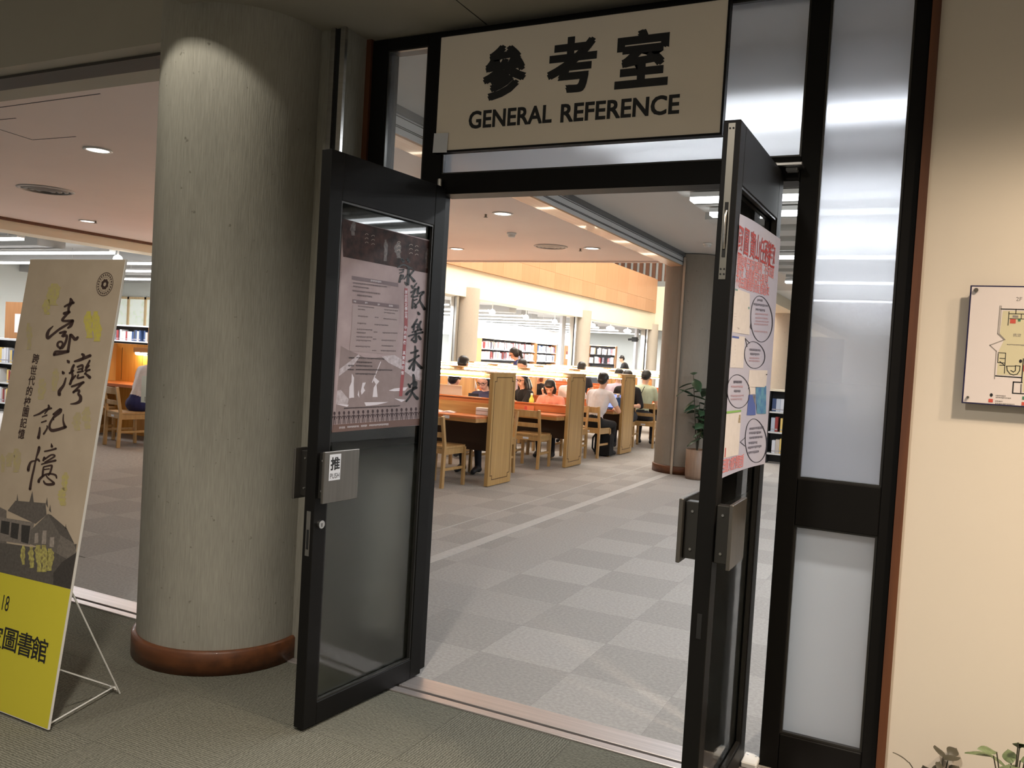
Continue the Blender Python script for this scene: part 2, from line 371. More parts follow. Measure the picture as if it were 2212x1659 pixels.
# ================================================================== column by the door and the other grid columns
def column(x, y, z1, m, label, base=True, rad=.383):
    c = obj('column', None); c.location = (x, y, 0); struct(c, label)
    MB().lathe([(rad, 0.), (rad, z1)], 64).build('shaft', m, c)
    if base: MB().lathe([(rad, .002), (rad + .02, .002), (rad + .02, .098), (rad + .012, .108), (rad, .108)], 64).build('baseboard', m_oldwood, c)
    return c
column(-.9945, -.2183, 3.4, m_conc, 'thick round grey column with red-brown wooden base beside the doors')
column(-1.0, 8.2, 2.95, concrete('column_finish_brown', (.32, .28, .235), (.24, .21, .175)), 'round column at the end of the overhead shutter box')
column(-1.0, 16.6, 3.6, m_conc2, 'round column far behind the right-hand door')
for k, y in enumerate((8.2, 16.6, 25.0, 33.4)):
    column(-9.4, y, 3.2, m_conc2, ['round column near the low ceiling on the far side', 'leftmost round column seen over the lit desks', 'middle round column seen over the lit desks', 'farthest round column seen over the lit desks'][k])
# ================================================================== corridor shell
struct(MB().box(1.9234, 7, .0, .2, 0, 3.2).build('wall_right', mat('wall_cream', (.72, .645, .54), .8, noise=.02, nscale=1.0)), 'cream wall right of the glass sidelight')
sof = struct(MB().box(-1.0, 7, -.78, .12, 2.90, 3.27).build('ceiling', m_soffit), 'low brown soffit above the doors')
MB().box(.152, .155, -.5, -.0, 2.8985, 2.9005).build('joint', m_black, sof).rotation_euler = (0, 0, 0)
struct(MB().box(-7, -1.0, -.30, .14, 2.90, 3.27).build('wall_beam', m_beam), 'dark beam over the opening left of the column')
struct(MB().box(-7, -1.0, -.20, -.05, 2.885, 2.90).build('trim_5', mat('dark_slot_trim', (.06, .05, .04), .7)), 'dark shutter slot under the beam')
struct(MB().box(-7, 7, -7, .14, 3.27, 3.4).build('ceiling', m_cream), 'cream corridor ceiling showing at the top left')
# jamb between column and door frame: concrete reveal, stainless shutter guide, wood strip
struct(MB().box(-.70, -.472, -.16, .1, 0, 2.90).build('wall_jamb', m_conc), 'narrow grey jamb between column and door frame')
g = struct(obj('trim_6', None), 'stainless shutter guide channel beside the column')
MB().box(-.548, -.522, -.178, -.16, 0, 2.9).build('flange', m_steel, g); MB().box(-.492, -.466, -.178, -.16, 0, 2.9).build('flange', m_steel, g)
MB().box(-.522, -.492, -.165, -.16, 0, 2.9).build('slot', m_black, g)
struct(MB().box(-.472, -.4444, -.012, .1, 0, 2.90).build('trim_7', m_trimwood), 'brown wooden strip left of the door frame')
struct(MB().box(1.8954, 1.9234, -.02, .2, 0, 2.90).build('trim_8', m_trimwood), 'brown wooden strip between sidelight and cream wall')
# ================================================================== hall shell
struct(MB().box(-9.1, -1.25, .14, 8.2, 2.9, 3.0).build('ceiling', m_plaster), 'low pinkish plaster ceiling of the reading hall')
struct(MB().box(-9.1, -1.0, 8.2, 8.26, 2.88, 4.8).build('wall_ceiling_edge', m_plaster), 'edge of the low ceiling towards the high hall')
# shutter box over the line between hall and lobby
hb = struct(obj('wall_shutter_box', None), 'overhead steel roller shutter box running away from the door')
MB().box(-1.25, -1.06, .14, 8.0, 2.80, 2.96).build('casing', mat('shutter_steel', (.62, .64, .66), .5, metal=.1), hb)
MB().box(-1.25, -1.075, .14, 8.0, 2.788, 2.80).build('soffit_board', wood('soffit_wood', s2l(214, 176, 140), s2l(196, 150, 112), 'y'), hb)
for z in (2.835, 2.845, 2.90): MB().box(-1.062, -1.056, .14, 8.0, z, z + .004).build('groove', m_black, hb)
MB().box(-1.07, -1.035, .14, 8.0, 2.915, 2.96).build('top_rail', mat('shutter_rail', (.16, .165, .17), .5, metal=.4), hb)
g = struct(obj('trim_9', None), 'stainless shutter guide beside the round column')
MB().box(-1.045, -1.015, 7.79, 7.84, 0, 2.9).build('guide_edge', mat('guide_bright', (.62, .52, .42), .3, metal=.9), g)
MB().box(-.955, -.925, 7.86, 7.89, 0, 2.9).build('guide_edge', mat('guide_pale', (.55, .56, .60), .4, metal=.2), g)
MB().box(-1.02, -.955, 7.84, 7.98, 0, 2.9).build('guide_channel', mat('guide_dark', (.05, .05, .055), .5, metal=.5), g)
# lobby
struct(MB().box(-1.25, 7, .12, 13, 2.96, 3.05).build('ceiling', mat('lobby_ceiling', (.55, .54, .52), .9)), 'grey lobby ceiling behind the doors')
struct(MB().box(-.95, -.05, 8.0, 8.2, 0, 2.96).build('wall_grey', m_greywall), 'grey wall piece behind the potted plant')
struct(MB().box(-.95, -.05, 7.985, 8.0, 0, .1).build('baseboard_grey', m_oldwood), 'brown baseboard under the grey wall')
struct(MB().box(-1.25, -.75, 8.58, 30, 2.75, 3.7).build('wall_header', m_cream), 'cream header beam beyond the far round column')
struct(MB().box(7, 7.2, .2, 30, 0, 3).build('wall_lobby_east', m_white), 'white far side wall of the lobby')
struct(MB().box(-.9, 7.2, 30, 30.2, 0, 3).build('wall_lobby_north', m_white), 'white end wall of the lobby')
struct(MB().box(-.95, 7.2, 13, 30, 2.96, 3.05).build('ceiling', m_white), 'white ceiling at the back of the lobby')
# high hall beyond the low ceiling
wb = struct(MB().box(-9.8, -9.2, 8.26, 33.4, 2.94, 4.1).build('wall_west_beam', m_cream), 'bright cream beam above the shelf openings')
struct(MB().box(-9.5, -9.1, .14, 8.2, 2.74, 2.90).build('wall_west_beam', m_cream), 'white beam below the low ceiling edge')
struct(MB().box(-9.1, -9.06, .14, 8.2, 2.862, 2.90).build('trim_10', m_trimwood), 'brown shutter slot along the low ceiling edge')
struct(MB().box(-9.2, -1.0, 33.4, 33.7, 2.94, 4.9).build('wall_north', m_cream), 'cream end wall of the high hall')
struct(MB().box(-1.0, -.8, 8.26, 33.4, 3.6, 9).build('wall_east_upper', m_cream), 'upper cream wall of the high hall')
struct(MB().box(-12, -.8, 8.2, 34, 9.0, 9.2).build('ceiling', m_white), 'high white ceiling over the desks')
struct(MB().box(-12.5, -12, 8.2, 40, 3.6, 9).build('wall_west_upper', m_white), 'upper floor wall behind the balcony')
struct(MB().box(-12, -.8, 8.18, 8.26, 4.8, 9.0).build('wall_south_upper', m_white), 'upper wall over the low ceiling')
struct(MB().box(-12, -9.5, 8.26, 40, 3.4, 3.6).build('floor_upper', m_white), 'balcony floor slab')
struct(MB().box(-12, -.8, 39.8, 40, 3.4, 9).build('wall_north_upper', m_white), 'upper end wall')
# balcony parapet of timber boards
pp = struct(obj('wall_parapet', None), 'orange timber balcony parapet')
m_par = [wood('parapet_wood_%d' % k, s2l(*c1), s2l(*c2), 'z', .5, 3) for k, (c1, c2) in enumerate([((192, 144, 104), (184, 134, 94)), ((186, 138, 98), (178, 128, 88))])]
pw = 1.22; pmesh = [[MB().box(-.03, .03, .003, pw - .003, z0, z1).mesh('board', m_par[k]) for k in (0, 1)] for z0, z1 in ((0, .52), (.525, 1.5))]
for k in range(20):
    for r_ in (0, 1):
        o = obj('board', pmesh[r_][(k + r_) % 2 if k % 3 else k % 2], pp); o.location = (-9.13, 8.4 + k * pw, 3.69)
MB().box(-9.2, -9.155, 8.3, 33.3, 3.69, 5.19).build('backing', m_par[0], pp)
# brown vertical slat screen above the parapet's far end
sl = struct(obj('trim_11', None), 'screen of brown vertical slats above the far parapet')
sm = MB().box(-.08, .08, -.06, .06, 0, 1.9).mesh('slat', m_trimwood)
for k in range(12):
    o = obj('slat', sm, sl); o.location = (-8.95 - k * .30, 33.9, 5.19)
# stacks
struct(MB().box(-18, -9.45, .14, 42, 3.0, 3.1).build('ceiling', mat('stack_ceiling', (.52, .52, .50), .9)), 'grey ceiling of the book stacks')
struct(MB().box(-18.2, -18, -2, 42, 0, 3.1).build('wall_west', m_palewall), 'far wall of the book stacks')
struct(MB().box(-18, -9.5, 36.6, 36.8, 0, 3.1).build('wall_stack_end', m_palewall), 'pale end wall of the book stacks')
struct(MB().box(-18, -7, -.06, .14, 2.9, 3.0).build('wall_stack_south', m_palewall), 'head strip of the stack wall')
struct(MB().box(-13.5, -13.3, 22, 33.5, 2.06, 2.66).build('wall_bulkhead', m_white), 'white bulkhead above the long far bookshelf')
for n, y in enumerate((16.6, 25.0, 33.4)):
    g = struct(obj('trim_%d' % (12 + n), None), ['shutter guide left of the first far column', 'shutter guide left of the middle far column', 'shutter guide left of the last far column'][n])
    MB().box(-9.36, -9.30, y - .62, y - .50, 0, 2.94).build('guide_edge', m_steel, g)
    MB().box(-9.45, -9.36, y - .50, y - .36, 0, 2.94).build('guide_channel', m_black, g)
    MB().box(-9.8, -9.7, y - .95, y - .62, 0, 2.94).build('jamb', mat('jamb_grey', (.55, .56, .60), .7), g)
# ================================================================== door frame with sidelights and transom
m_gl_clear = glass('clear_glass', refl=.12)
m_gl_trans = glass('transom_glass', (.97, .98, 1), .1, .95, None, (.66, .67, .71), .65, .30)
m_gl_side = glass('sidelight_glass', (.96, .97, 1), .12, .95, (1.12, 1.55, .66, (2.0, .78), (2.28, .99)), (.72, .73, .77), .55, .26)
m_gl_low = glass('lower_sidelight_glass', (.96, .97, 1), .08, .97, None, (.42, .413, .40))
m_gl_left = glass('left_transom_glass', (.90, .92, .92), .15, .12)
m_gl_door = glass('door_glass', (.68, .70, .66), .16, .95, (.98, 1.10, .10), (.50, .52, .47), .80)
m_gl_door2 = glass('door_glass_outer', (.86, .88, .86), .14, .75, (.98, 1.10, .06), (.45, .47, .41), .80)
F0 = struct(obj('door_1', None), 'dark bronze frame of the double doors with transom and sidelights')
FT = 2.895
def fbox(n, *a): return MB().box(*a).build(n, m_frame, F0, .003)
fbox('outer_post', -.4444, -.362, 0, .10, 0, FT); fbox('jamb_post', -.140, -.040, 0, .10, 0, FT)
fbox('jamb_post', 1.4986, 1.5649, 0, .10, 0, FT); fbox('outer_post', 1.8463, 1.8954, 0, .10, 0, FT)
fbox('top_rail', -.362, -.14, 0, .10, FT - .05, FT); fbox('top_rail', -.04, 1.4986, 0, .10, FT - .035, FT); fbox('top_rail', 1.5649, 1.8463, 0, .10, FT - .012, FT)
fbox('header', -.04, 1.4986, -.004, .11, 2.172, 2.262)
fbox('bottom_rail', -.362, -.14, 0, .10, 0, .14); fbox('bottom_rail', 1.5649, 1.8463, 0, .10, 0, .135)
fbox('middle_rail', 1.5649, 1.8463, 0, .10, .914, 1.086); fbox('middle_rail', -.362, -.14, 0, .10, .914, 1.086)
m_bead = mat('glazing_bead', (.05, .048, .045), .3, metal=.6)
def bead(x0, x1, z0, z1, y=.018):
    b = MB(); t = .008
    b.box(x0, x0 + t, y - .01, y + .008, z0, z1); b.box(x1 - t, x1, y - .01, y + .008, z0, z1); b.box(x0 + t, x1 - t, y - .01, y + .008, z0, z0 + t); b.box(x0 + t, x1 - t, y - .01, y + .008, z1 - t, z1)
    b.build('glazing_bead', m_bead, F0)
def pane(x0, x1, z0, z1, m, y=.03): return MB().box(x0, x1, y, y + .003, z0, z1).build('glass_pane', m, F0)
def thin_pane(x0, x1, z0, z1, m, y=.03):
    return MB().add([(x0, y, z0), (x1, y, z0), (x1, y, z1), (x0, y, z1)], [(0, 1, 2, 3)]).build('glass_pane', m, F0)
thin_pane(-.362, -.14, 1.086, FT - .05, m_gl_left); bead(-.362, -.14, 1.086, FT - .05)
thin_pane(-.362, -.14, .14, .914, m_gl_low)
pane(-.04, 1.4986, 2.262, FT - .035, m_gl_trans); bead(-.04, 1.4986, 2.262, FT - .035)
pane(1.5649, 1.8463, 1.086, FT - .012, m_gl_side); bead(1.5649, 1.8463, 1.086, FT - .012)
thin_pane(1.5649, 1.8463, .135, .914, m_gl_low); bead(1.5649, 1.8463, .135, .914)
# ================================================================== door leaves
DW, DTH, DZ0, DZ1 = .727, .051, .012, 2.2
m_label = mat('white_label', (.72, .74, .80), .4)
m_ink = mat('print_black', (.010, .010, .011), .5)
m_dblock = mat('plate_block', (.055, .052, .047), .4, metal=.7)
def plate_pair(D, side, s0=.55, s1=.742):
    # side +1 on visible face (y>0), -1 on hidden face
    y0 = 0 if side > 0 else -DTH; sg = side
    a = lambda y: y0 + sg * y
    nm = 'push_plate' if side > 0 else 'pull_plate'
    P = MB().box(s0, s1, min(a(.043), a(.055)), max(a(.043), a(.055)), .884, 1.078).build(nm, m_plate, D, .002)
    MB().box(.672, .712, min(a(0), a(.043)), max(a(0), a(.043)), .895, 1.068).build('standoff', m_dblock, P, .002)
    s = MB()
    for z in (.925, 1.04):
        s.tube([(.692, a(.02), z), (.716, a(.02), z)], .004, 8)
    s.build('screw', m_steel, P)['kind'] = 'stuff'
    return P
def leaf(name, label, loc, d, glassm, stile_f=.068, stile_h=.075):
    D = tag(obj(name, None), label, 'door'); D.location = loc; D.rotation_euler.z = math.atan2(d[1], d[0])
    MB().box(DW - stile_f, DW, -DTH, 0, DZ0, DZ1).build('stile', m_frame, D, .002)
    MB().box(0, stile_h, -DTH, 0, DZ0, DZ1).build('stile', m_frame, D, .002)
    MB().box(stile_h, DW - stile_f, -DTH, 0, 2.022, DZ1).build('top_rail', m_frame, D, .002)
    MB().box(stile_h, DW - stile_f, -DTH, 0, DZ0, .098).build('bottom_rail', m_frame, D, .002)
    MB().box(stile_h, DW - stile_f, -.026, -.022, .098, 2.022).build('glass_pane', glassm, D)
    b = MB(); t = .007; x0, x1, z0, z1 = stile_h, DW - stile_f, .098, 2.022
    b.box(x0, x0 + t, -.018, -.004, z0, z1); b.box(x1 - t, x1, -.018, -.004, z0, z1); b.box(x0 + t, x1 - t, -.018, -.004, z0, z0 + t); b.box(x0 + t, x1 - t, -.018, -.004, z1 - t, z1)
    b.build('glazing_bead', m_bead, D)
    plate_pair(D, 1); plate_pair(D, -1)
    return D
aL, aR = R(94.645), R(89.0855)
DL = leaf('glass_door', 'left leaf of the open double doors with push plate and mauve poster', (.0, -.004, 0), (math.cos(aL), -math.sin(aL)), m_gl_door)
DR = leaf('glass_door', 'right leaf of the open double doors with pale blue poster and flush bolt', (1.4443, -.004, 0), (-math.cos(aR), -math.sin(aR)), m_gl_door2)
# left leaf: PUSH label, cylinder, latch face plate
PL = [c for c in DL.children if c.name.startswith('push_plate')][0]
lb = MB().box(-.030, .030, -.049, .049, 0, .0015).build('push_label', m_label, PL); lb['label'] = 'white label lettered PUSH'
ML_ = frame((.686, .0552, 1.018), (-1, 0, 0), (0, 0, 1)); lb.matrix_local = ML_
for q in lb.children: pass
text('推', 0, .016, .044, m_ink, PL, name='lettering', bold=.03).matrix_local = ML_ @ Matrix.Translation((0, .014, .002))
text('PUSH', 0, 0, .020, m_ink, PL, name='lettering', sx=.78).matrix_local = ML_ @ Matrix.Translation((0, -.032, .002))
cy = MB().tube([(.693, 0, .795), (.693, .012, .795)], .0155, 20).build('lock_cylinder', m_steel, DL)
MB().box(.6915, .6945, .0119, .0126, .786, .80).build('keyhole', m_black, cy)
ep = MB().box(DW, DW + .002, -.034, -.014, .675, .845).build('latch_plate', mat('latch_steel', (.34, .33, .31), .35, metal=.9), DL)
MB().box(DW + .0019, DW + .0026, -.030, -.018, .70, .775).build('latch_slot', m_black, ep)
MB().tube([(.02, -.025, 2.2), (.02, -.025, 2.235)], .012, 10).build('pivot', m_steel, DL)
# right leaf: flush bolt on the free edge, latch strike
fb = MB().box(DW, DW + .002, -.036, -.016, 1.735, 2.19).build('flush_bolt', mat('bolt_plate', (.20, .19, .165), .4, metal=.9), DR)
MB().box(DW + .0018, DW + .004, -.031, -.021, 1.80, 1.96).build('bolt_recess', m_black, fb)
MB().tube([(DW + .004, -.026, 1.825), (DW + .012, -.026, 1.84), (DW + .012, -.026, 1.92), (DW + .004, -.026, 1.935)], .0045, 8).build('bolt_handle', m_steel, fb)
b = MB()
for z in (1.75, 1.765, 2.175):
    for y in (-.031, -.021): b.tube([(DW + .0015, y, z), (DW + .0030, y, z)], .003, 8)
b.build('screw', m_black, fb)['kind'] = 'stuff'
MB().box(DW, DW + .0012, -.032, -.018, .665, .74).build('strike_recess', m_black, DR)
MB().tube([(.02, -.025, 2.2), (.02, -.025, 2.235)], .012, 10).build('pivot', m_steel, DR)
# pivot arm under the header at the right leaf and floor pivot cover
ar = thing('pivot_bracket', 'steel top pivot bracket above the right glass door', 'bracket', (1.475, -.03, 2.212))
MB().box(-.05, .04, -.05, .03, 0, .012).build('arm', m_steel, ar, .002); MB().box(-.02, .02, -.02, .02, -.012, 0).build('block', mat('bracket_grey', (.3, .3, .3), .4, metal=.6), ar, .002)
fp = thing('floor_pivot', 'small white floor pivot cover at the right door', 'pivot', (1.472, -.02, 0.006))
MB().box(-.028, .028, -.05, .045, 0, .022).build('cover', m_white, fp, .004)
b = MB()
for x in (-.015, .015): b.tube([(x, .02, .022), (x, .02, .0235)], .004, 8)
b.build('screw', m_steel, fp)['kind'] = 'stuff'
# ================================================================== sign
m_sign = mat('sign_acrylic', (.93, .83, .70), .12, spec=.4)
SG = tag(obj('sign_board', None), 'cream hanging sign reading GENERAL REFERENCE above the doors', 'sign')
SG.matrix_world = frame((.5876, -.060, 2.5965), (1, 0, 0), (0, 0, 1))
sw, sh = .624, .2475
MB().box(-sw, sw, -sh, sh, -.03, 0).build('panel', m_sign, SG, .002)
b = MB(); t = .008
b.box(-sw - t, sw + t, sh, sh + t, -.034, .004); b.box(-sw - t, sw + t, -sh - t, -sh, -.034, .004); b.box(-sw - t, -sw, -sh, sh, -.034, .004); b.box(sw, sw + t, -sh, sh, -.034, .004)
b.build('border', m_frame, SG)
b = MB()
for x in (-.5, .5): MB().box(x - .03, x + .03, -.18, .18, -.06, -.034).build('mounting_block', m_frame, SG)
for ch, x, y, w in (('參', -.300, .066, .194), ('考', .005, .066, .204), ('室', .302, .061, .205)):
    text(ch, x, y, .198, m_ink, SG, bold=.040, fit=w)
text('GENERAL', -.265, -.124, .073, m_ink, SG, bold=.034, fit=.388)
text('REFERENCE', .216, -.127, .073, m_ink, SG, bold=.034, fit=.490)
st = tag(MB().box(-.036, .036, -.042, .042, -.0005, .0008).build('sticker', m_label), 'small blank white sticker at lower left of the cream sign', 'sticker')
st.matrix_world = SG.matrix_world @ Matrix.Translation((-sw + .030, -sh + .034, .0058)) @ Matrix.Rotation(R(-2), 4, 'Z')
# dome camera seen through the left transom
dc = thing('dome_camera', 'small white dome camera on the ceiling behind the left transom', 'camera', (-.72, 1.02, 2.955))
MB().lathe([(.0, 0), (.055, 0), (.055, -.02), (.05, -.025)], 20).build('base', m_white, dc); MB().sphere((0, 0, -.025), .042, 16, 8).build('dome', mat('dome_white', (.7, .7, .68), .3), dc)
MB().sphere((.012, -.03, -.045), .016, 10, 6).build('lens', m_black, dc)
# ================================================================== poster helpers: trace space -> sheet space
def hmap(h):
    def f(x, y):
        w = h[6] * x + h[7] * y + h[8]; return ((h[0] * x + h[1] * y + h[2]) / w, (h[3] * x + h[4] * y + h[5]) / w)
    return f
HR6 = hmap([0.000555032, 9.77725e-05, -0.180302, 0.000125707, -0.000324939, 1.68355, 7.07194e-05, 2.19203e-05, 1.0])
HR7 = hmap([0.00044882, 7.90627e-05, -0.043804, 0.000101651, -0.000262758, 1.19802, 5.71865e-05, 1.77256e-05, 1.0])
HR8 = hmap([0.00070257, 0.000123762, 0.0546816, 0.000159122, -0.000411314, 0.847699, 8.9518e-05, 2.77472e-05, 1.0])
HPA = hmap([0.000363962, 1.84937e-05, -0.0317466, -1.77169e-05, -0.000255541, 0.832024, -9.66878e-05, -7.67938e-06, 1.0])
HPB = hmap([0.000387578, 1.96936e-05, -0.0401706, -1.88664e-05, -0.000272122, 0.428489, -0.000102961, -8.17764e-06, 1.0])
HQA = hmap([0.000655955, 4.4149e-05, -0.259732, -6.86077e-05, -0.000156378, 0.74751, -0.000231925, -1.77213e-05, 1.0])
HQB = hmap([0.000673783, 4.5349e-05, -0.19908, -7.04724e-05, -0.000160628, 0.527993, -0.000238228, -1.8203e-05, 1.0])
HQC = hmap([0.000746791, 5.02627e-05, -0.18866, -7.81083e-05, -0.000178033, 0.296202, -0.000264042, -2.01754e-05, 1.0])
def brush(H, strokes, m, parent, name='brush_lettering', z=.0014):
    mb = MB()
    for s in strokes: ribbon(mb, [(p[0], p[1], p[2] * 1.22) for p in s])
    mb.v = [(*H(v[0], v[1]), 0) for v in mb.v]
    o = mb.build(name, m, parent, fix=False); o.location.z = z; o['kind'] = 'stuff'; return o
def patch(H, pts, m, parent, name, z=.001): return sheet([H(*p) for p in pts], m, parent, name, z)
def patches(H, polys, m, parent, name, z=.001):
    mb = MB()
    for p in polys: mb.add([(*H(*q), 0) for q in p], [tuple(range(len(p)))])
    o = mb.build(name, m, parent, fix=False); o.location.z = z
    if len(polys) > 1: o['kind'] = 'stuff'
    return o
def dashes(H, rows, m, parent, name='fine_print', z=.0012, seed=1, h=16):
    """rows of tiny unreadable print: (x0, x1, y, slope)"""
    rd = random.Random(seed); mb = MB()
    for x0, x1, y, sl in rows:
        x = x0
        while x < x1 - 4:
            w = rd.uniform(8, 16); hh = h * rd.uniform(.7, 1)
            yy = y + (x - x0) * sl; e = min(x + w, x1); y2 = y + (e - x0) * sl
            for k in (0, .5):
                mb.add([(*H(x, yy + k * hh), 0), (*H(e, y2 + k * hh), 0), (*H(e, y2 + (k + .28) * hh), 0), (*H(x, yy + (k + .28) * hh), 0)], [(0, 1, 2, 3)])
            mb.add([(*H(x + w * .3, yy), 0), (*H(x + w * .5, yy), 0), (*H(x + w * .5, yy + hh), 0), (*H(x + w * .3, yy + hh), 0)], [(0, 1, 2, 3)])
            x += w + 3
    o = mb.build(name, m, parent, fix=False); o.location.z = z; o['kind'] = 'stuff'; return o
# ================================================================== banner board on a wire easel, left foreground
bup = Vector((0, .13991, .99016))
BD = tag(obj('banner_board', None), 'tall tilted banner board with brush calligraphy and yellow foot, far left', 'banner')
BD.matrix_world = frame(Vector((-.821 - .575, -1.23, .01)), (1, 0, 0), bup)
BW, BH = .575, 1.765
m_btop = mat('banner_paper', s2l(178, 162, 142), .7, spec=.15, noise=.06, nscale=6, col2=s2l(168, 152, 132))
m_byel = mat('banner_yellow', s2l(198, 187, 56), .7, spec=.2)
m_bedge = mat('foam_edge', (.72, .70, .66), .7)
m_binkb = mat('banner_brown_ink', s2l(52, 30, 22), .6)
MB().box(0, BW, 0, BH, -.008, 0).build('foam_board', m_bedge, BD)
sheet(rect(0, BW - .003, .508, BH - .002), m_btop, BD, 'upper_print', .0005)
sheet(rect(0, BW - .003, .003, .508), m_byel, BD, 'yellow_print', .0005)
TAI = [[(848, 255, 25), (855, 290, 42), (825, 350, 24), (822, 405, 24)], [(775, 345, 18), (820, 320, 22), (880, 297, 28)], [(770, 428, 30), (830, 410, 30)],
 [(830, 410, 18), (755, 490, 26), (760, 515, 22), (865, 515, 28)], [(638, 578, 8), (590, 625, 24), (568, 680, 34), (575, 722, 28), (630, 680, 22), (720, 610, 22), (830, 545, 22), (872, 515, 30)],
 [(872, 515, 28), (850, 570, 30), (815, 600, 18)], [(720, 660, 22), (790, 645, 26), (745, 700, 22), (800, 690, 26), (790, 760, 24), (745, 840, 22), (692, 815, 24), (700, 772, 20), (738, 765, 20), (752, 795, 20), (720, 850, 18)],
 [(838, 700, 20), (852, 682, 28), (900, 735, 34), (932, 712, 24)], [(845, 690, 24), (830, 780, 26), (815, 882, 28)], [(650, 920, 26), (668, 885, 26), (740, 880, 20), (820, 880, 26)], [(650, 920, 24), (720, 908, 22), (815, 885, 22)]]
WAN = [[(808, 988, 14), (822, 1005, 34), (830, 1018, 12)], [(750, 1122, 16), (760, 1138, 32)], [(790, 1200, 16), (765, 1280, 24), (715, 1350, 34), (712, 1395, 34)], [(895, 1000, 18), (960, 980, 30), (1080, 930, 30)],
 [(985, 915, 24), (1005, 930, 28), (990, 970, 20)], [(885, 1045, 24), (860, 1110, 28), (870, 1180, 24), (840, 1270, 26)], [(880, 1110, 20), (835, 1140, 20)], [(905, 1170, 18), (870, 1210, 22), (850, 1230, 22)],
 [(930, 1065, 20), (990, 1045, 22), (985, 1100, 18)], [(940, 1095, 16), (985, 1085, 16)], [(930, 1130, 18), (995, 1115, 18)], [(940, 1160, 16), (930, 1200, 18), (1000, 1185, 20)],
 [(1075, 990, 18), (1050, 1040, 22), (1030, 1075, 20)], [(1065, 1050, 20), (1020, 1110, 18), (1075, 1100, 20)], [(1045, 1110, 16), (1015, 1150, 16)], [(1030, 1150, 20), (1075, 1190, 32)],
 [(860, 1300, 20), (930, 1275, 22), (1000, 1250, 26)], [(985, 1260, 20), (880, 1370, 22)], [(880, 1360, 18), (950, 1345, 22), (940, 1390, 24), (965, 1420, 32), (960, 1470, 34), (910, 1500, 24), (845, 1508, 8)]]
JI = [[(490, 320, 14), (570, 290, 24), (660, 235, 28), (740, 212, 22)], [(700, 170, 20), (705, 200, 30), (665, 265, 16), (645, 290, 12)], [(610, 335, 14), (675, 310, 18)], [(600, 415, 16), (665, 392, 18)],
 [(575, 490, 18), (570, 560, 30), (555, 635, 36)], [(680, 465, 16), (680, 500, 20), (630, 580, 22)], [(770, 300, 24), (870, 228, 34), (860, 270, 36), (770, 345, 28), (775, 375, 14)],
 [(770, 345, 24), (725, 420, 26), (715, 490, 30), (750, 530, 38), (840, 515, 34), (945, 480, 34)], [(915, 300, 12), (910, 390, 20), (935, 480, 36)]]
YI = [[(565, 770, 30), (560, 810, 36), (525, 920, 18), (490, 1080, 24), (455, 1240, 26), (435, 1370, 34)], [(500, 965, 14), (445, 985, 24), (415, 1060, 36), (410, 1100, 34)], [(520, 960, 14), (545, 945, 26), (570, 970, 20)],
 [(740, 720, 10), (748, 760, 32)], [(645, 830, 18), (720, 815, 20), (805, 790, 24)], [(640, 920, 28), (625, 960, 24)], [(650, 940, 20), (740, 880, 20), (790, 900, 20), (650, 985, 18)], [(600, 1015, 16), (700, 985, 22), (800, 960, 26)],
 [(630, 1055, 18), (620, 1120, 26), (615, 1190, 26)], [(640, 1050, 16), (740, 1030, 22), (745, 1060, 24), (720, 1140, 24), (700, 1170, 20)], [(640, 1090, 14), (710, 1080, 14)],
 [(560, 1265, 34), (570, 1230, 30), (640, 1170, 24), (720, 1150, 20), (800, 1170, 24), (815, 1210, 18)], [(630, 1255, 18), (650, 1290, 24), (700, 1305, 30), (770, 1295, 36), (765, 1270, 24), (690, 1210, 18), (665, 1170, 14)]]
for st_, H in ((TAI, HR6), (WAN, HR6), (JI, HR7), (YI, HR7)): brush(H, st_, m_binkb, BD)
# small vertical line of characters
yy = [(430, 968), (405, 1100), (382, 1225), (355, 1350), (330, 1480)]
for ch, p in zip('跨世代的校', yy): x, y = HR6(*p); text(ch, x, y, .036, m_binkb, BD, bold=.02, z=.0014)
for ch, p in zip('園記憶', [(372, 268), (342, 420), (312, 578)]): x, y = HR7(*p); text(ch, x, y, .036, m_binkb, BD, bold=.02, z=.0014)
# seal: two rings and a flower-like emblem
cx_, cy_ = HR6(1255, 78); se = MB()
def ring(mb, cx, cy, r0, r1, n=40):
    vs = [(cx + r * math.cos(2 * math.pi * k / n), cy + r * math.sin(2 * math.pi * k / n), 0) for r in (r0, r1) for k in range(n)]
    mb.add(vs, [(k, (k + 1) % n, n + (k + 1) % n, n + k) for k in range(n)])
ring(se, cx_, cy_, .0445, .047); ring(se, cx_, cy_, .0275, .0285)
for k in range(8):
    a = k * math.pi / 4 + .39; se.add([(x, y, 0) for x, y in ellipse(cx_ + .0145 * math.cos(a), cy_ + .0145 * math.sin(a), .0072, .0072, 10)], [tuple(range(10))])
for k in range(22):
    a = 2 * math.pi * k / 22; r0, r1 = .0335, .0405; da = .07
    se.add([(cx_ + r * math.cos(a + s), cy_ + r * math.sin(a + s), 0) for r, s in ((r0, -da), (r1, -da), (r1, da), (r0, da))], [(0, 1, 2, 3)])
o = se.build('seal', m_binkb, BD, fix=False); o.location.z = .0014; o['kind'] = 'stuff'
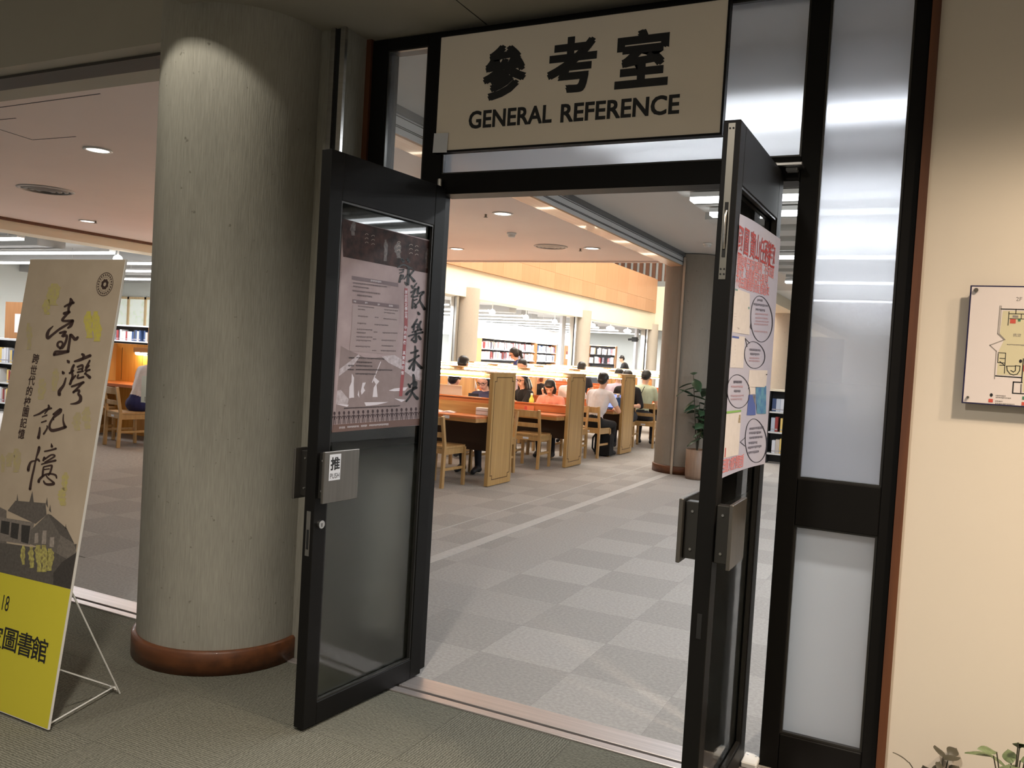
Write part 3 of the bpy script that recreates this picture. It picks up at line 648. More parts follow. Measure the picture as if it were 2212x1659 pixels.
# faint yellow figures
m_yf = mat('yellow_figures', s2l(176, 166, 84), .7, noise=.5, nscale=70, col2=s2l(166, 148, 120))
m_yf2 = mat('yellow_figures_pale', s2l(170, 156, 104), .7, noise=.5, nscale=60, col2=s2l(164, 148, 126))
def blob(cx, cy, w, h, seed):
    rd = random.Random(seed); L_ = []; R_ = []; n = 11
    for k in range(n):
        t = k / (n - 1); ww = w * (.28 if t < .15 else (.5 if t < .7 else .36)) * rd.uniform(.75, 1.2); y = cy - h / 2 + h * t
        c = cx + w * .2 * math.sin(t * 5 + seed) * .5
        L_.append((c - ww, y)); R_.append((c + ww, y))
    return L_ + R_[::-1]
patches(HR6, [blob(640, 200, 150, 260, 1), blob(560, 350, 90, 180, 2)], m_yf, BD, 'figure_print', .0009)
patches(HR6, [blob(1062, 560, 100, 320, 3), blob(1155, 580, 110, 360, 4)], mat('yellow_figures_strong', s2l(190, 180, 62), .7, noise=.3, nscale=70, col2=s2l(178, 160, 100)), BD, 'figure_print', .0009)
patches(HR6, [blob(350, 700, 60, 320, 5), blob(500, 1330, 100, 250, 6), blob(660, 1220, 90, 270, 7)], m_yf2, BD, 'figure_print', .0009)
patches(HR7, [blob(1110, 400, 120, 260, 8), blob(1250, 350, 120, 320, 9), blob(40, 1000, 60, 260, 11), blob(240, 960, 120, 340, 12), blob(140, 950, 120, 200, 13)], m_yf2, BD, 'figure_print', .0009)
patches(HR7, [blob(935, 1260, 90, 260, 14), blob(900, 1480, 110, 260, 15)], m_yf, BD, 'figure_print', .0009)
# the old building at the foot of the upper print
g1 = lambda v, n: mat('photo_' + n, s2l(v, int(v * .93), int(v * .86)), .7, noise=.25, nscale=90)
patch(HR8, [(-420, 420), (0, 545), (100, 560), (300, 590), (690, 560), (655, 970), (0, 812), (-420, 700)], g1(84, 'ground'), BD, 'photo_print', .0008)
patch(HR8, [(-420, 250), (-300, 200), (-120, 240), (0, 230), (60, 260), (60, 560), (-420, 450)], g1(104, 'trees'), BD, 'photo_print', .00085)
patch(HR8, [(70, 262), (140, 172), (410, 195), (420, 300), (320, 380)], g1(92, 'roof'), BD, 'photo_print', .0009)
patch(HR8, [(-300, 250), (10, 320), (310, 370), (270, 570), (-300, 470)], g1(120, 'facade'), BD, 'photo_print', .00095)
patches(HR8, [[(15, 350), (90, 362), (80, 480), (5, 460)], [(105, 368), (175, 380), (160, 520), (95, 500)], [(195, 388), (275, 398), (255, 560), (190, 540)]], g1(48, 'porch'), BD, 'photo_print', .001)
patch(HR8, [(275, 440), (430, 290), (545, 480), (505, 640), (265, 560)], g1(100, 'gable'), BD, 'photo_print', .001)
patch(HR8, [(545, 480), (665, 555), (700, 640), (610, 700), (505, 640)], g1(112, 'side'), BD, 'photo_print', .001)
patch(HR8, [(430, 290), (460, 300), (600, 420), (668, 556), (540, 478)], g1(84, 'gable_roof'), BD, 'photo_print', .0011)
patches(HR8, [[(315, 465), (345, 460), (345, 550), (310, 555)], [(385, 440), (420, 440), (415, 560), (375, 560)], [(450, 500), (490, 500), (485, 590), (445, 585)]], g1(150, 'windows'), BD, 'photo_print', .0012)
patches(HR8, [[(150, 175), (158, 110), (166, 175)], [(265, 185), (292, 85), (305, 190)], [(412, 200), (424, 140), (434, 240)], [(440, 260), (452, 205), (462, 280)], [(584, 420), (592, 380), (600, 430)]], g1(86, 'spires'), BD, 'photo_print', .0011)
patches(HR8, [blob(210, 660, 40, 170, 21), blob(285, 680, 50, 190, 22), blob(350, 690, 60, 240, 23), blob(400, 690, 60, 240, 24), blob(450, 700, 60, 200, 25)], mat('yellow_figures_b', s2l(186, 178, 96), .7, noise=.5, nscale=90, col2=s2l(120, 108, 70)), BD, 'figure_print', .0013)
patch(HR8, [(480, 820), (560, 720), (700, 640), (655, 968), (480, 920)], g1(58, 'foliage'), BD, 'photo_print', .0012)
# bottom lettering
x, y = HR8(55, 1090); text('18', x, y, .060, m_ink, BD, sx=.62, z=.0014)
for ch, p in (('館', (355, 1505)), ('書', (228, 1460)), ('圖', (95, 1420)), ('家', (-40, 1385))): x, y = HR8(*p); text(ch, x, y, .080, m_ink, BD, bold=.012, z=.0014, sx=1.05)
for o in BD.children:
    if o.name.startswith(('photo_print', 'figure_print')):
        for v in o.data.vertices: v.co.x = max(.002 - o.location.x, min(BW - .004 - o.location.x, v.co.x))
# wire easel
EA = thing('wire_easel', 'white wire easel propping the yellow-footed banner board', 'easel', (-.93, -1.05, 0))
m_wire = mat('white_wire', (.75, .75, .72), .4)
lo = lambda p: Vector(p) - Vector((-.93, -1.05, 0))
bk = lambda x, u: lo(Vector((-.821 - .575 + x, -1.23, .01)) + bup * u - Vector((0, -1, 0)) * 0 + Vector((0, .014, 0)))
foot1, foot2 = lo((-.896, -.866, .004)), lo((-1.30, -.866, .004))
MB().tube([bk(.575 - .02, .50), foot1], .0035, 6).build('rear_leg', m_wire, EA); MB().tube([bk(.06, .50), foot2], .0035, 6).build('rear_leg', m_wire, EA)
MB().tube([bk(.06, .50), bk(.555, .50)], .0035, 6).build('cross_bar', m_wire, EA)
MB().tube([bk(.555, .21), lo((-.935, -.86, .02)), lo((-.905, -.872, .012))], .0032, 6).build('brace', m_wire, EA)
MB().tube([bk(.555, .01), lo((-.935, -.86, .022)), ], .0032, 6).build('brace', m_wire, EA)
MB().tube([bk(.06, .21), foot2], .0032, 6).build('brace', m_wire, EA)
MB().tube([bk(.06, .0), bk(.06, .9)], .0035, 6).build('upright', m_wire, EA); MB().tube([bk(.52, .0), bk(.52, .9)], .0035, 6).build('upright', m_wire, EA)
MB().tube([lo((-.955, -.862, .018)), lo((-.92, -.868, .018))], .006, 6).build('clip', m_wire, EA)
# ================================================================== poster on the left leaf (inner face glass)
def on_leaf(D, s_left, z0, off=-.0195):
    return D.matrix_basis.copy() @ frame((s_left, off, z0), (-1, 0, 0), (0, 0, 1))
def leafM(D): return Matrix.Translation(D.location) @ Matrix.Rotation(D.rotation_euler.z, 4, 'Z')
PP = tag(obj('wall_poster', None), 'mauve lecture poster with black calligraphy taped to the left glass door', 'poster')
PP.matrix_world = leafM(DL) @ frame((.632, -.0195, 1.143), (-1, 0, 0), (0, 0, 1))
PW, PH = .568, .815
m_mauve = mat('poster_mauve', s2l(190, 172, 174), .7, spec=.15, noise=.12, nscale=7, col2=s2l(164, 146, 148))
MB().box(0, PW, 0, PH, -.0006, 0).build('paper', m_mauve, PP)
patches(HPB, [[(20, 1590), (40, 1480), (1270, 1390), (1275, 1480)]], mat('poster_foot', s2l(112, 84, 76), .5), PP, 'foot_band', .0006)
m_dk = mat('poster_band', s2l(82, 56, 52), .5, spec=.15, noise=.6, nscale=24, col2=s2l(38, 30, 28))
patch(HPA, [(68, 80), (1380, 425), (1368, 905), (90, 655)], m_dk, PP, 'top_band', .0006)
# hills, figures, table
m_hill = mat('poster_hill', s2l(152, 136, 136), .7, spec=.15, noise=.1, nscale=20)
patch(HPB, [(150, 370), (250, 430), (400, 490), (520, 560), (760, 520), (980, 660), (1230, 850), (1320, 840), (1280, 1380), (60, 1470), (120, 780)], m_hill, PP, 'hill_print', .0004)
m_pale = mat('poster_pale', s2l(206, 196, 202), .5, noise=.2, nscale=60, col2=s2l(170, 156, 160))
patches(HPB, [[(120, 800), (130, 700), (290, 580), (400, 490), (420, 520), (330, 640), (200, 740)], [(720, 520), (900, 500), (1000, 560), (1100, 620), (1300, 700), (1310, 830), (1260, 860), (1180, 830), (1000, 700), (820, 610)], [(100, 1000), (150, 990), (260, 1120), (240, 1200), (80, 1190)]], m_pale, PP, 'hill_print', .0005)
m_fig = mat('poster_white', s2l(222, 214, 222), .5)
patches(HPB, [[(305, 760), (335, 820), (330, 900), (335, 1100), (300, 1100), (265, 1110), (270, 950), (300, 880)], [(455, 890), (500, 885), (470, 960), (490, 1000), (440, 1060), (430, 1010)], [(400, 990), (410, 1100), (385, 1060)], [(705, 590), (715, 595), (595, 890), (585, 885)], [(620, 810), (690, 870), (650, 920), (665, 1090), (595, 1090), (610, 960), (640, 910), (610, 860)], [(820, 1000), (900, 970), (1090, 950), (1050, 1000), (900, 1010)], [(480, 1165), (820, 1160), (660, 1200), (500, 1215)], [(900, 1110), (1060, 1130), (1000, 1160)], [(80, 1190), (260, 1200), (240, 1230)]], m_fig, PP, 'figure_print', .0007)
m_tb = mat('poster_table', s2l(166, 148, 148), .5); m_bar = mat('poster_bar', s2l(112, 92, 96), .5)
patch(HPA, [(230, 1380), (920, 1430), (918, 1700), (222, 1690)], m_tb, PP, 'table_print', .0008)
patch(HPB, [(305, 60), (955, 75), (930, 500), (270, 440)], m_tb, PP, 'table_print', .00075)
patches(HPA, [[(218, 940), (912, 1050), (912, 1105), (218, 995)], [(228, 1290), (920, 1375), (920, 1430), (228, 1345)]], m_bar, PP, 'table_bar', .0009)
m_gr = mat('poster_grey_ink', s2l(104, 88, 92), .5); m_wt = mat('poster_white_ink', s2l(214, 206, 210), .5)
dashes(HPA, [(240, 740, 1035, .12), (240, 470, 1085, .14), (230, 640, 1150, .12), (300, 520, 1215, .13)], m_gr, PP, seed=1, h=26)
dashes(HPA, [(500, 660, 998, .15), (245, 285, 1310, .1), (415, 450, 1330, .1), (605, 640, 1355, .1), (770, 830, 1372, .1)], m_wt, PP, seed=2, h=30)
dashes(HPA, [(310, 550, 1385, .1), (310, 420, 1430, .1), (700, 910, 1435, .1), (700, 860, 1480, .1), (310, 460, 1530, .1), (560, 620, 1550, .1), (690, 890, 1570, .1)], m_gr, PP, seed=3, h=22)
dashes(HPB, [(380, 500, 45, .05), (620, 820, 65, .06), (375, 590, 130, .06), (370, 500, 175, .06), (735, 940, 180, .03), (610, 660, 170, .03), (365, 590, 235, .04), (365, 570, 285, .04), (720, 920, 285, .03), (600, 650, 270, .03), (355, 560, 370, .03), (720, 890, 360, .05), (590, 640, 430, .03), (710, 920, 430, .03)], m_gr, PP, seed=4, h=22)
m_di = mat('poster_dark_ink', s2l(52, 42, 46), .5)
dashes(HPB, [(260, 340, 530, .03), (370, 760, 530, .05), (370, 590, 590, .04), (250, 330, 640, .03), (360, 590, 640, .04), (245, 330, 695, .03), (360, 870, 695, .02), (355, 640, 755, .02), (195, 980, 1240, -.045)], m_di, PP, seed=5, h=22)
dashes(HPB, [(125, 210, 1510, -.07), (240, 400, 1500, -.07), (430, 520, 1485, -.07), (545, 820, 1478, -.07)], m_wt, PP, seed=6, h=30)
# row of little figures
m_lf = mat('poster_figures', s2l(62, 42, 46), .5); mb = MB()
for k in range(19):
    t = k / 18; x = 60 + 1210 * t; y = 1320 - 65 * t; h = 165 - 15 * t
    def P(px, py): return (*HPB(x + px, y + py), 0)
    mb.add([P(16 * math.cos(a * math.pi / 4), 26 * math.sin(a * math.pi / 4)) for a in range(8)], [tuple(range(8))])
    for q in ([(-5, 26), (5, 26), (5, 60), (-5, 60)], [(-26, 42), (26, 42), (22, 54), (-22, 54)], [(-26, 42), (-20, 48), (-30, 80), (-36, 76)], [(26, 42), (20, 48), (30, 80), (36, 76)], [(-12, 54), (12, 54), (9, 90), (-9, 90)], [(-12, 86), (-4, 86), (-8, h - 10), (-16, h - 10)], [(12, 86), (4, 86), (8, h - 10), (16, h - 10)]):
        mb.add([P(*c) for c in q], [(0, 1, 2, 3)])
o = mb.build('figure_row', m_lf, PP, fix=False); o.location.z = .0008; o['kind'] = 'stuff'
# red strip with vertical lettering
m_red = mat('poster_red', s2l(150, 70, 74), .5)
patch(HPA, [(1005, 1120), (1050, 1130), (1050, 1700), (1000, 1700)], m_red, PP, 'red_strip', .0009)
patch(HPB, [(1045, 0), (1085, 0), (1040, 780), (1010, 1080), (965, 1080), (1000, 700)], m_red, PP, 'red_strip', .0008)
n_ = '原住民文學世界中的想像真實與記憶'
pts = [(1026, 1185 + 62 * k) for k in range(8)]
for ch, p in zip(n_[:7], pts): x, y = HPA(*p); text(ch, x, y, .0145, m_fig, PP, bold=.02, z=.0012, sx=1.1)
for ch, p in zip(n_[7:11], [(1056, 115), (1052, 185), (1048, 250), (1042, 325)]): x, y = HPB(*p); text(ch, x, y, .0150, m_fig, PP, bold=.02, z=.0012, sx=1.1)
for ch, p in zip(n_[11:], [(1035, 470), (1028, 540), (1024, 605), (1018, 675), (1012, 750)]): x, y = HPB(*p); text(ch, x, y, .0150, m_fig, PP, bold=.02, z=.0012, sx=1.1)
# calligraphy
YONG = [[(960, 690, 28), (985, 722, 38)], [(1045, 690, 28), (1070, 730, 30)], [(900, 815, 16), (985, 775, 20), (1070, 810, 18), (1120, 830, 12)], [(925, 850, 12), (990, 850, 22)], [(930, 900, 12), (985, 880, 18)], [(950, 930, 22), (930, 1030, 28)], [(945, 945, 16), (985, 930, 18), (975, 980, 16), (945, 990, 12)],
 [(1065, 830, 32), (1060, 930, 30), (1050, 1070, 38), (1010, 1035, 14)], [(1000, 990, 12), (1050, 920, 18)], [(1140, 860, 24), (1085, 930, 22)], [(1075, 930, 18), (1110, 970, 24), (1150, 1020, 34)]]
HUAN = [[(1185, 1050, 14), (1150, 1100, 20)], [(1110, 1090, 22), (1130, 1125, 24)], [(1100, 1190, 20), (1180, 1140, 24), (1210, 1130, 20)], [(1160, 1130, 18), (1150, 1190, 24), (1110, 1250, 22)], [(1215, 1110, 24), (1200, 1200, 28), (1225, 1205, 20)], [(1220, 1200, 16), (1290, 1180, 30), (1250, 1230, 22)], [(1130, 1260, 24), (1200, 1240, 22)], [(1130, 1290, 20), (1120, 1420, 26)], [(1140, 1310, 18), (1190, 1290, 18)], [(1150, 1350, 16), (1180, 1400, 24), (1160, 1420, 20)], [(1240, 1240, 22), (1230, 1310, 22), (1150, 1400, 16)], [(1230, 1310, 20), (1270, 1380, 28), (1300, 1435, 36)], [(1205, 1485, 20), (1220, 1510, 34)]]
LE = [[(1220, 0, 20), (1190, 50, 24), (1150, 110, 22)], [(1180, 70, 22), (1170, 150, 20)], [(1200, 70, 16), (1230, 70, 16), (1225, 150, 16)], [(1205, 110, 12), (1225, 108, 12)], [(1270, 30, 24), (1250, 90, 22), (1270, 150, 22)], [(1150, 180, 16), (1200, 165, 18), (1280, 140, 20)], [(1100, 235, 16), (1180, 210, 20), (1295, 180, 26)], [(1195, 170, 24), (1205, 250, 28), (1195, 315, 34), (1150, 290, 14)], [(1240, 235, 24), (1265, 275, 32)], [(1190, 230, 14), (1140, 290, 20)]]
WEI = [[(1190, 375, 16), (1195, 450, 28), (1185, 560, 26), (1165, 710, 36)], [(1130, 470, 18), (1180, 460, 22), (1225, 440, 28)], [(1105, 590, 26), (1180, 550, 24), (1240, 510, 26)], [(1180, 570, 14), (1110, 690, 28)], [(1180, 570, 14), (1230, 630, 26), (1275, 680, 36)]]
YANG = [[(1165, 780, 26), (1175, 850, 34), (1170, 960, 26)], [(1095, 910, 20), (1120, 950, 26)], [(1110, 940, 14), (1150, 900, 22), (1205, 880, 28), (1195, 960, 30)], [(1070, 1050, 34), (1110, 1010, 28), (1210, 960, 28)], [(1160, 960, 24), (1130, 1060, 24), (1065, 1150, 20)], [(1150, 1020, 18), (1190, 1080, 32), (1220, 1110, 40)]]
for st_, H in ((YONG, HPA), (HUAN, HPA), (LE, HPB), (WEI, HPB), (YANG, HPB)): brush(H, st_, m_ink, PP, z=.0014)
m_motif = mat('poster_motif', s2l(150, 128, 116), .4)
mo = []
for x in (440, 535, 920, 1100, 1185):
    for k in range(3): mo.append([(x - 26 + 10 * math.cos(t), 0) for t in (0,)] and [(x + (26 if s else 18) * math.cos(math.pi * i / 6), 330 + k * 62 + (x - 440) * .24 - (22 if s else 14) * math.sin(math.pi * i / 6)) for s, rg in ((1, range(7)), (0, range(6, -1, -1))) for i in rg])
patches(HPA, mo, m_motif, PP, 'motif_print', .0010)
patches(HPA, [blob(722, 560, 60, 320, 31), blob(1345, 680, 60, 300, 32), blob(240, 240, 70, 200, 33), blob(910, 560, 90, 230, 34)], mat('poster_motif2', s2l(104, 88, 80), .4, noise=.5, nscale=80, col2=s2l(56, 42, 40)), PP, 'motif_print', .0009)
# ================================================================== poster on the right leaf (outer face)
PQ = tag(obj('wall_poster', None), 'pale blue curling poster with red title on the right glass door', 'poster')
PQ.matrix_world = leafM(DR) @ frame((.675, .0015, 1.145), (-1, 0, 0), (0, 0, 1))
m_pb = mat('poster_blue', s2l(196, 196, 214), .45, noise=.08, nscale=3, col2=s2l(178, 182, 212))
b = MB(); n = 10
for k in range(n):
    x0, x1 = .515 * k / n, .515 * (k + 1) / n
    c = lambda x: .030 * (x / .515) ** 3
    top = lambda x: .79 + .012 * math.sin(x / .515 * 3)
    bot = lambda x: .0 - .0 * x
    b.add([(x0, bot(x0), c(x0)), (x1, bot(x1), c(x1)), (x1, top(x1), c(x1)), (x0, top(x0), c(x0))], [(0, 1, 2, 3)])
def curl(o):
    for v in o.data.vertices: v.co.z += .030 * (max(0, min(.515, v.co.x + o.location.x)) / .515) ** 3
    return o
b.build('paper', m_pb, PQ, fix=False)
m_rt = mat('poster_title_red', s2l(176, 62, 62), .5); m_rl = mat('poster_line_red', s2l(222, 132, 134), .5)
for ch, p, h in zip('國圖寶山任務趣', [(405, 500), (508, 530), (612, 575), (685, 630), (755, 680), (820, 720), (865, 770)], (.080, .080, .080, .080, .078, .078, .078)):
    x, y = HQA(*p); curl(text(ch, x, y, h, m_rt, PQ, bold=.008, z=.0014, sx=.80))
def rline(txt, p0, p1, h):
    (xa, ya), (xb, yb) = HQA(*p0), HQA(*p1); n = len(txt)
    for k, ch in enumerate(txt):
        t = (k + .5) / n; curl(text(ch, xa + (xb - xa) * t, ya + (yb - ya) * t, h, m_rl, PQ, bold=.004, z=.0013, sx=(xb - xa) / n / h * .92))
rline('購買的電子期刊資源嗎', (345, 830), (745, 1000), .033); rline('不知道', (770, 1015), (880, 1090), .033)
rline('看什麼', (335, 1015), (455, 1055), .033); rline('有圖書百科看見', (490, 1085), (815, 1215), .033)
rline('不想去圖書館的朋友看過來', (320, 1210), (820, 1400), .033)
m_scr = mat('poster_screens', s2l(222, 218, 220), .5, noise=.05, nscale=40); m_teal = mat('poster_teal', s2l(104, 148, 152), .5); m_pbl = mat('poster_royal', s2l(84, 104, 176), .5); m_pg = mat('poster_green', s2l(134, 182, 96), .5)
def cp(H, pts, m, z): return curl(patch(H, pts, m, PQ, 'screen_print', z))
cp(HQA, [(310, 1350), (560, 1445), (550, 2180), (260, 2000)], m_scr, .0006); cp(HQB, [(290, 0), (560, 0), (548, 690), (330, 655), (255, 640), (285, 100)], m_scr, .0007)
cp(HQA, [(308, 1355), (382, 1380), (380, 1412), (306, 1388)], m_teal, .0009); cp(HQB, [(445, 165), (552, 195), (550, 235), (443, 205)], m_teal, .0009)
cp(HQA, [(415, 1480), (450, 1435), (535, 1470), (530, 1535), (415, 1500)], mat('poster_photo_blue', s2l(150, 164, 196), .5, noise=.3, nscale=90), .0009)
cp(HQB, [(250, 700), (475, 725), (445, 1285), (215, 1275)], m_scr, .0007); cp(HQB, [(255, 705), (440, 735), (438, 772), (250, 745)], m_pbl, .0009)
dd = lambda H, rows, m, s, h: curl(dashes(H, rows, m, PQ, seed=s, h=h, z=.0011))
m_lg = mat('poster_light_ink', s2l(176, 172, 178), .5)
dd(HQB, [(370, 440, 210, .1), (370, 440, 250, .1), (290, 350, 310, .1), (290, 350, 360, .1), (290, 350, 410, .1), (350, 430, 500, .1), (355, 425, 580, .1), (440, 520, 330, .1), (440, 520, 400, .1), (300, 350, 885, .06), (300, 370, 950, .06), (300, 370, 1010, .06), (300, 370, 1080, .06), (300, 350, 1130, .05), (280, 340, 1210, .05)], m_lg, 11, 14)
# speech balloons
m_bal = mat('balloon_ink', s2l(44, 44, 58), .5)
def balloon(H, cx, cy, rx, ry, tail=None, sk=.1):
    mb = MB(); P = [(cx + rx * math.cos(2 * math.pi * k / 28), cy + ry * math.sin(2 * math.pi * k / 28) + sk * rx * math.cos(2 * math.pi * k / 28), 9) for k in range(29)]
    ribbon(mb, P)
    if tail: ribbon(mb, [(*tail[0], 9), (*tail[1], 9)]); ribbon(mb, [(*tail[1], 9), (*tail[2], 9)])
    mb.v = [(*H(v[0], v[1]), 0) for v in mb.v]; o = mb.build('balloon', m_bal, PQ, fix=False); o.location.z = .0011; curl(o); o['kind'] = 'stuff'
balloon(HQB, 705, 405, 135, 410, ((590, 600), (560, 555), (572, 480)))
balloon(HQB, 605, 1050, 138, 238, ((550, 840), (480, 755), (510, 900)))
balloon(HQC, 395, 190, 170, 270, ((545, 75), (565, 105), (550, 150)))
balloon(HQC, 612, 985, 115, 352, ((500, 935), (428, 1012), (490, 1075)))
m_db = mat('poster_dim_ink', s2l(92, 90, 108), .5)
dd(HQB, [(672, 740, 50, .1), (615, 800, 120, .2), (645, 770, 215, .2), (545, 695, 935, .1), (555, 680, 1010, .1), (280, 420, 1515, .02)], m_db, 12, 46)
dd(HQB, [(640, 800, 300, .1), (640, 790, 370, .1), (640, 800, 430, .1), (620, 800, 480, .1), (620, 780, 610, .1), (545, 680, 1090, .05), (535, 680, 1140, .05), (240, 440, 1600, .03)], mat('poster_rose_ink', s2l(190, 160, 176), .5), 13, 34)
dd(HQC, [(330, 455, 15, .02), (335, 435, 165, .02)], m_db, 14, 50)
dd(HQC, [(290, 480, 100, -.02), (285, 480, 250, -.03), (285, 460, 305, -.03)], MATS['poster_rose_ink'], 15, 36)
dd(HQC, [(555, 715, 780, -.2), (550, 680, 850, -.15), (550, 690, 930, -.2), (540, 640, 1010, -.15), (530, 680, 1090, -.25), (528, 655, 1170, -.25)], m_db, 16, 44)
cp(HQB, [(540, 1320), (765, 1320), (740, 1620), (520, 1620)], m_scr, .0007); cp(HQC, [(570, 0), (650, 0), (630, 230), (555, 240)], m_scr, .0008)
cp(HQC, [(640, 105), (752, 95), (735, 545), (640, 550)], mat('poster_blue_photo', s2l(64, 112, 178), .5, noise=.25, nscale=40, col2=s2l(110, 166, 190)), .0009)
cp(HQC, [(550, 245), (635, 240), (630, 570), (522, 580)], m_pbl, .0009); cp(HQC, [(560, 250), (632, 245), (628, 450), (545, 465)], mat('poster_brick', s2l(132, 128, 128), .5, noise=.5, nscale=90), .001)
cp(HQC, [(640, 400), (665, 330), (690, 420), (720, 360), (730, 460), (690, 500), (660, 550), (645, 540)], m_di, .0011)
cp(HQB, [(640, 1385), (760, 1385), (757, 1405), (640, 1405)], m_di, .001); cp(HQB, [(665, 1450), (735, 1450), (730, 1495), (665, 1495)], m_di, .001)
cp(HQC, [(215, 515), (445, 490), (443, 520), (215, 555)], m_pg, .0009); cp(HQC, [(212, 560), (445, 528), (400, 1220), (165, 1280)], m_scr, .0007)
cp(HQC, [(310, 600), (435, 565), (430, 700), (310, 725)], mat('poster_photo_brown', s2l(104, 92, 70), .5, noise=.5, nscale=120, col2=s2l(196, 180, 150)), .0009)
for k, (x, y) in enumerate(((225, 810), (275, 795), (322, 790), (365, 785), (190, 1110), (240, 1090), (295, 1075), (345, 1060))):
    cp(HQC, [(x, y), (x + 28, y - 4), (x + 12, y + 150), (x - 10, y + 155)], m_rt if k in (0, 2, 4) else m_lg, .0009)
(xa, ya), (xb, yb) = HQC(155, 1410), HQC(470, 1310)
for k, ch in enumerate('至圖書3樓期刊閱覽室看'):
    t = (k + .5) / 11; curl(text(ch, xa + (xb - xa) * t, ya + (yb - ya) * t, .040, m_rl, PQ, bold=.006, z=.0013, sx=.62))
# ================================================================== map on the right wall, notice on the column
MP = tag(obj('floor_plan_sign', None), 'white acrylic fire evacuation plan on standoffs on the cream wall', 'sign')
MP.matrix_world = frame((2.073, -.035, 1.404), (1, 0, 0), (0, 0, 1))
m_acr = mat('acrylic_edge', s2l(40, 36, 70), .25); m_mapw = mat('map_white', s2l(222, 212, 208), .35)
MB().box(0, .62, 0, .393, -.006, 0).build('panel', m_acr, MP, .001); sheet(rect(.0045, .6155, .0045, .3885), m_mapw, MP, 'print_face', .0006)
for x, y in ((.017, .377), (.017, .021), (.603, .377), (.603, .021)):
    MB().tube([(x, y, -.033), (x, y, .008)], .0068 if y > .1 else .004, 14).build('standoff', mat('standoff_steel', (.25, .22, .18), .3, metal=.9), MP)
sm_ = 4.878
def mpx(x, y): return ((x - 462) / 4.878 / 1120 * 1.0 * 1.0, 0)
# trace of the printed plan: panel corners in the trace are (465,180) (375,1405); verticals lean
def mt(x, y):
    v = (y - 180) / 1225.; left = 465 - 90 * v
    yy = y - (x - left) * .03 * (1.2 * v)
    return ((x - left) * .000315, .393 - (yy - 180) / 1225. * .389)
def mline(pts, w, m, z=.0012):
    mb = MB()
    P = [mt(*p) for p in pts]
    for a_, b_ in zip(P, P[1:]):
        d = Vector((b_[0] - a_[0], b_[1] - a_[1])); n = Vector((-d.y, d.x)).normalized() * w / 2; e = d.normalized() * w / 2
        mb.add([(a_[0] - e.x + n.x, a_[1] - e.y + n.y, 0), (a_[0] - e.x - n.x, a_[1] - e.y - n.y, 0), (b_[0] + e.x - n.x, b_[1] + e.y - n.y, 0), (b_[0] + e.x + n.x, b_[1] + e.y + n.y, 0)], [(0, 1, 2, 3)])
    o = mb.build('plan_line', m, MP, fix=False); o.location.z = z; o['kind'] = 'stuff'
m_mg = mat('plan_grey', s2l(140, 134, 128), .5); m_mr = mat('plan_red', s2l(196, 84, 70), .5); m_mgn = mat('plan_green', s2l(70, 120, 90), .5); m_my = mat('plan_tint', s2l(206, 198, 164), .5)
sheet([mt(*p) for p in [(760, 440), (1600, 450), (1500, 1290), (930, 1280), (930, 1110), (700, 1110), (720, 860), (770, 740), (730, 680)]], m_my, MP, 'plan_tint', .0008)
mline([(735, 390), (712, 680), (770, 742), (640, 802), (698, 862), (680, 1150)], .0025, m_mg); mline([(748, 390), (725, 680), (780, 742)], .0015, m_mg)
mline([(745, 422), (1600, 430)], .003, m_ink); mline([(815, 450), (805, 590)], .0022, m_ink); mline([(980, 455), (968, 590)], .0022, m_ink); mline([(815, 470), (980, 470)], .0022, m_ink)
mline([(878, 425), (876, 470)], .0022, m_ink); mline([(820, 520), (970, 522)], .002, m_ink); mline([(925, 470), (922, 522)], .002, m_ink)
mline([(715, 878), (782, 880), (770, 1090)], .0022, m_ink); mline([(715, 890), (710, 980), (770, 984)], .0022, m_ink); mline([(730, 935), (775, 937)], .0022, m_ink); mline([(728, 1008), (770, 1008), (730, 970)], .0022, m_ink)
mline([(790, 1015), (795, 1060), (820, 1095), (850, 1105), (885, 1095), (905, 1060), (910, 1010), (870, 1008), (868, 1060), (850, 1075), (828, 1060)], .0025, m_ink); mline([(790, 1015), (868, 1012)], .0022, m_ink)
mline([(690, 1120), (925, 1130)], .0035, m_ink); mline([(940, 935), (922, 1180)], .003, m_ink); mline([(925, 1180), (850, 1178), (842, 1295), (1600, 1310)], .0035, m_ink); mline([(918, 1200), (915, 1290)], .0025, m_ink)
for pts, m in (([(825, 525), (875, 525), (873, 570), (822, 570)], m_mr), ([(940, 1000), (965, 1000), (962, 1065), (938, 1065)], m_mr), ([(625, 1362), (665, 1363), (663, 1400), (622, 1399)], m_mr), ([(922, 1383), (965, 1384), (963, 1420), (920, 1419)], m_mr), ([(928, 1325), (970, 1326), (968, 1360), (926, 1359)], m_mgn), ([(848, 485), (898, 487), (896, 510), (846, 508)], m_mg), ([(895, 525), (918, 525), (917, 548), (893, 548)], m_mgn)):
    sheet([mt(*p) for p in pts], m, MP, 'plan_symbol', .0013)
for p in ((915, 960), (650, 1322)): x, y = mt(*p); sheet(ellipse(x, y, .0045, .006, 10), m_ink, MP, 'plan_symbol', .0013)
x, y = mt(905, 315); text('2F', x, y, .013, m_mg, MP); x, y = mt(1060, 318); text('消防', x + .008, y, .017, m_mg, MP); x, y = mt(985, 382); text('Fire', x + .004, y, .011, m_mg, MP)
x, y = mt(885, 690); text('挑空', x, y, .010, m_mg, MP)
dashes(lambda a, c: mt(a, c), [(795, 970, 785, .02), (690, 780, 1320, .03), (690, 830, 1340, .03), (685, 750, 1378, .03), (685, 855, 1402, .03), (990, 1100, 1335, .03), (985, 1100, 1400, .03)], m_mg, MP, h=14, seed=9)
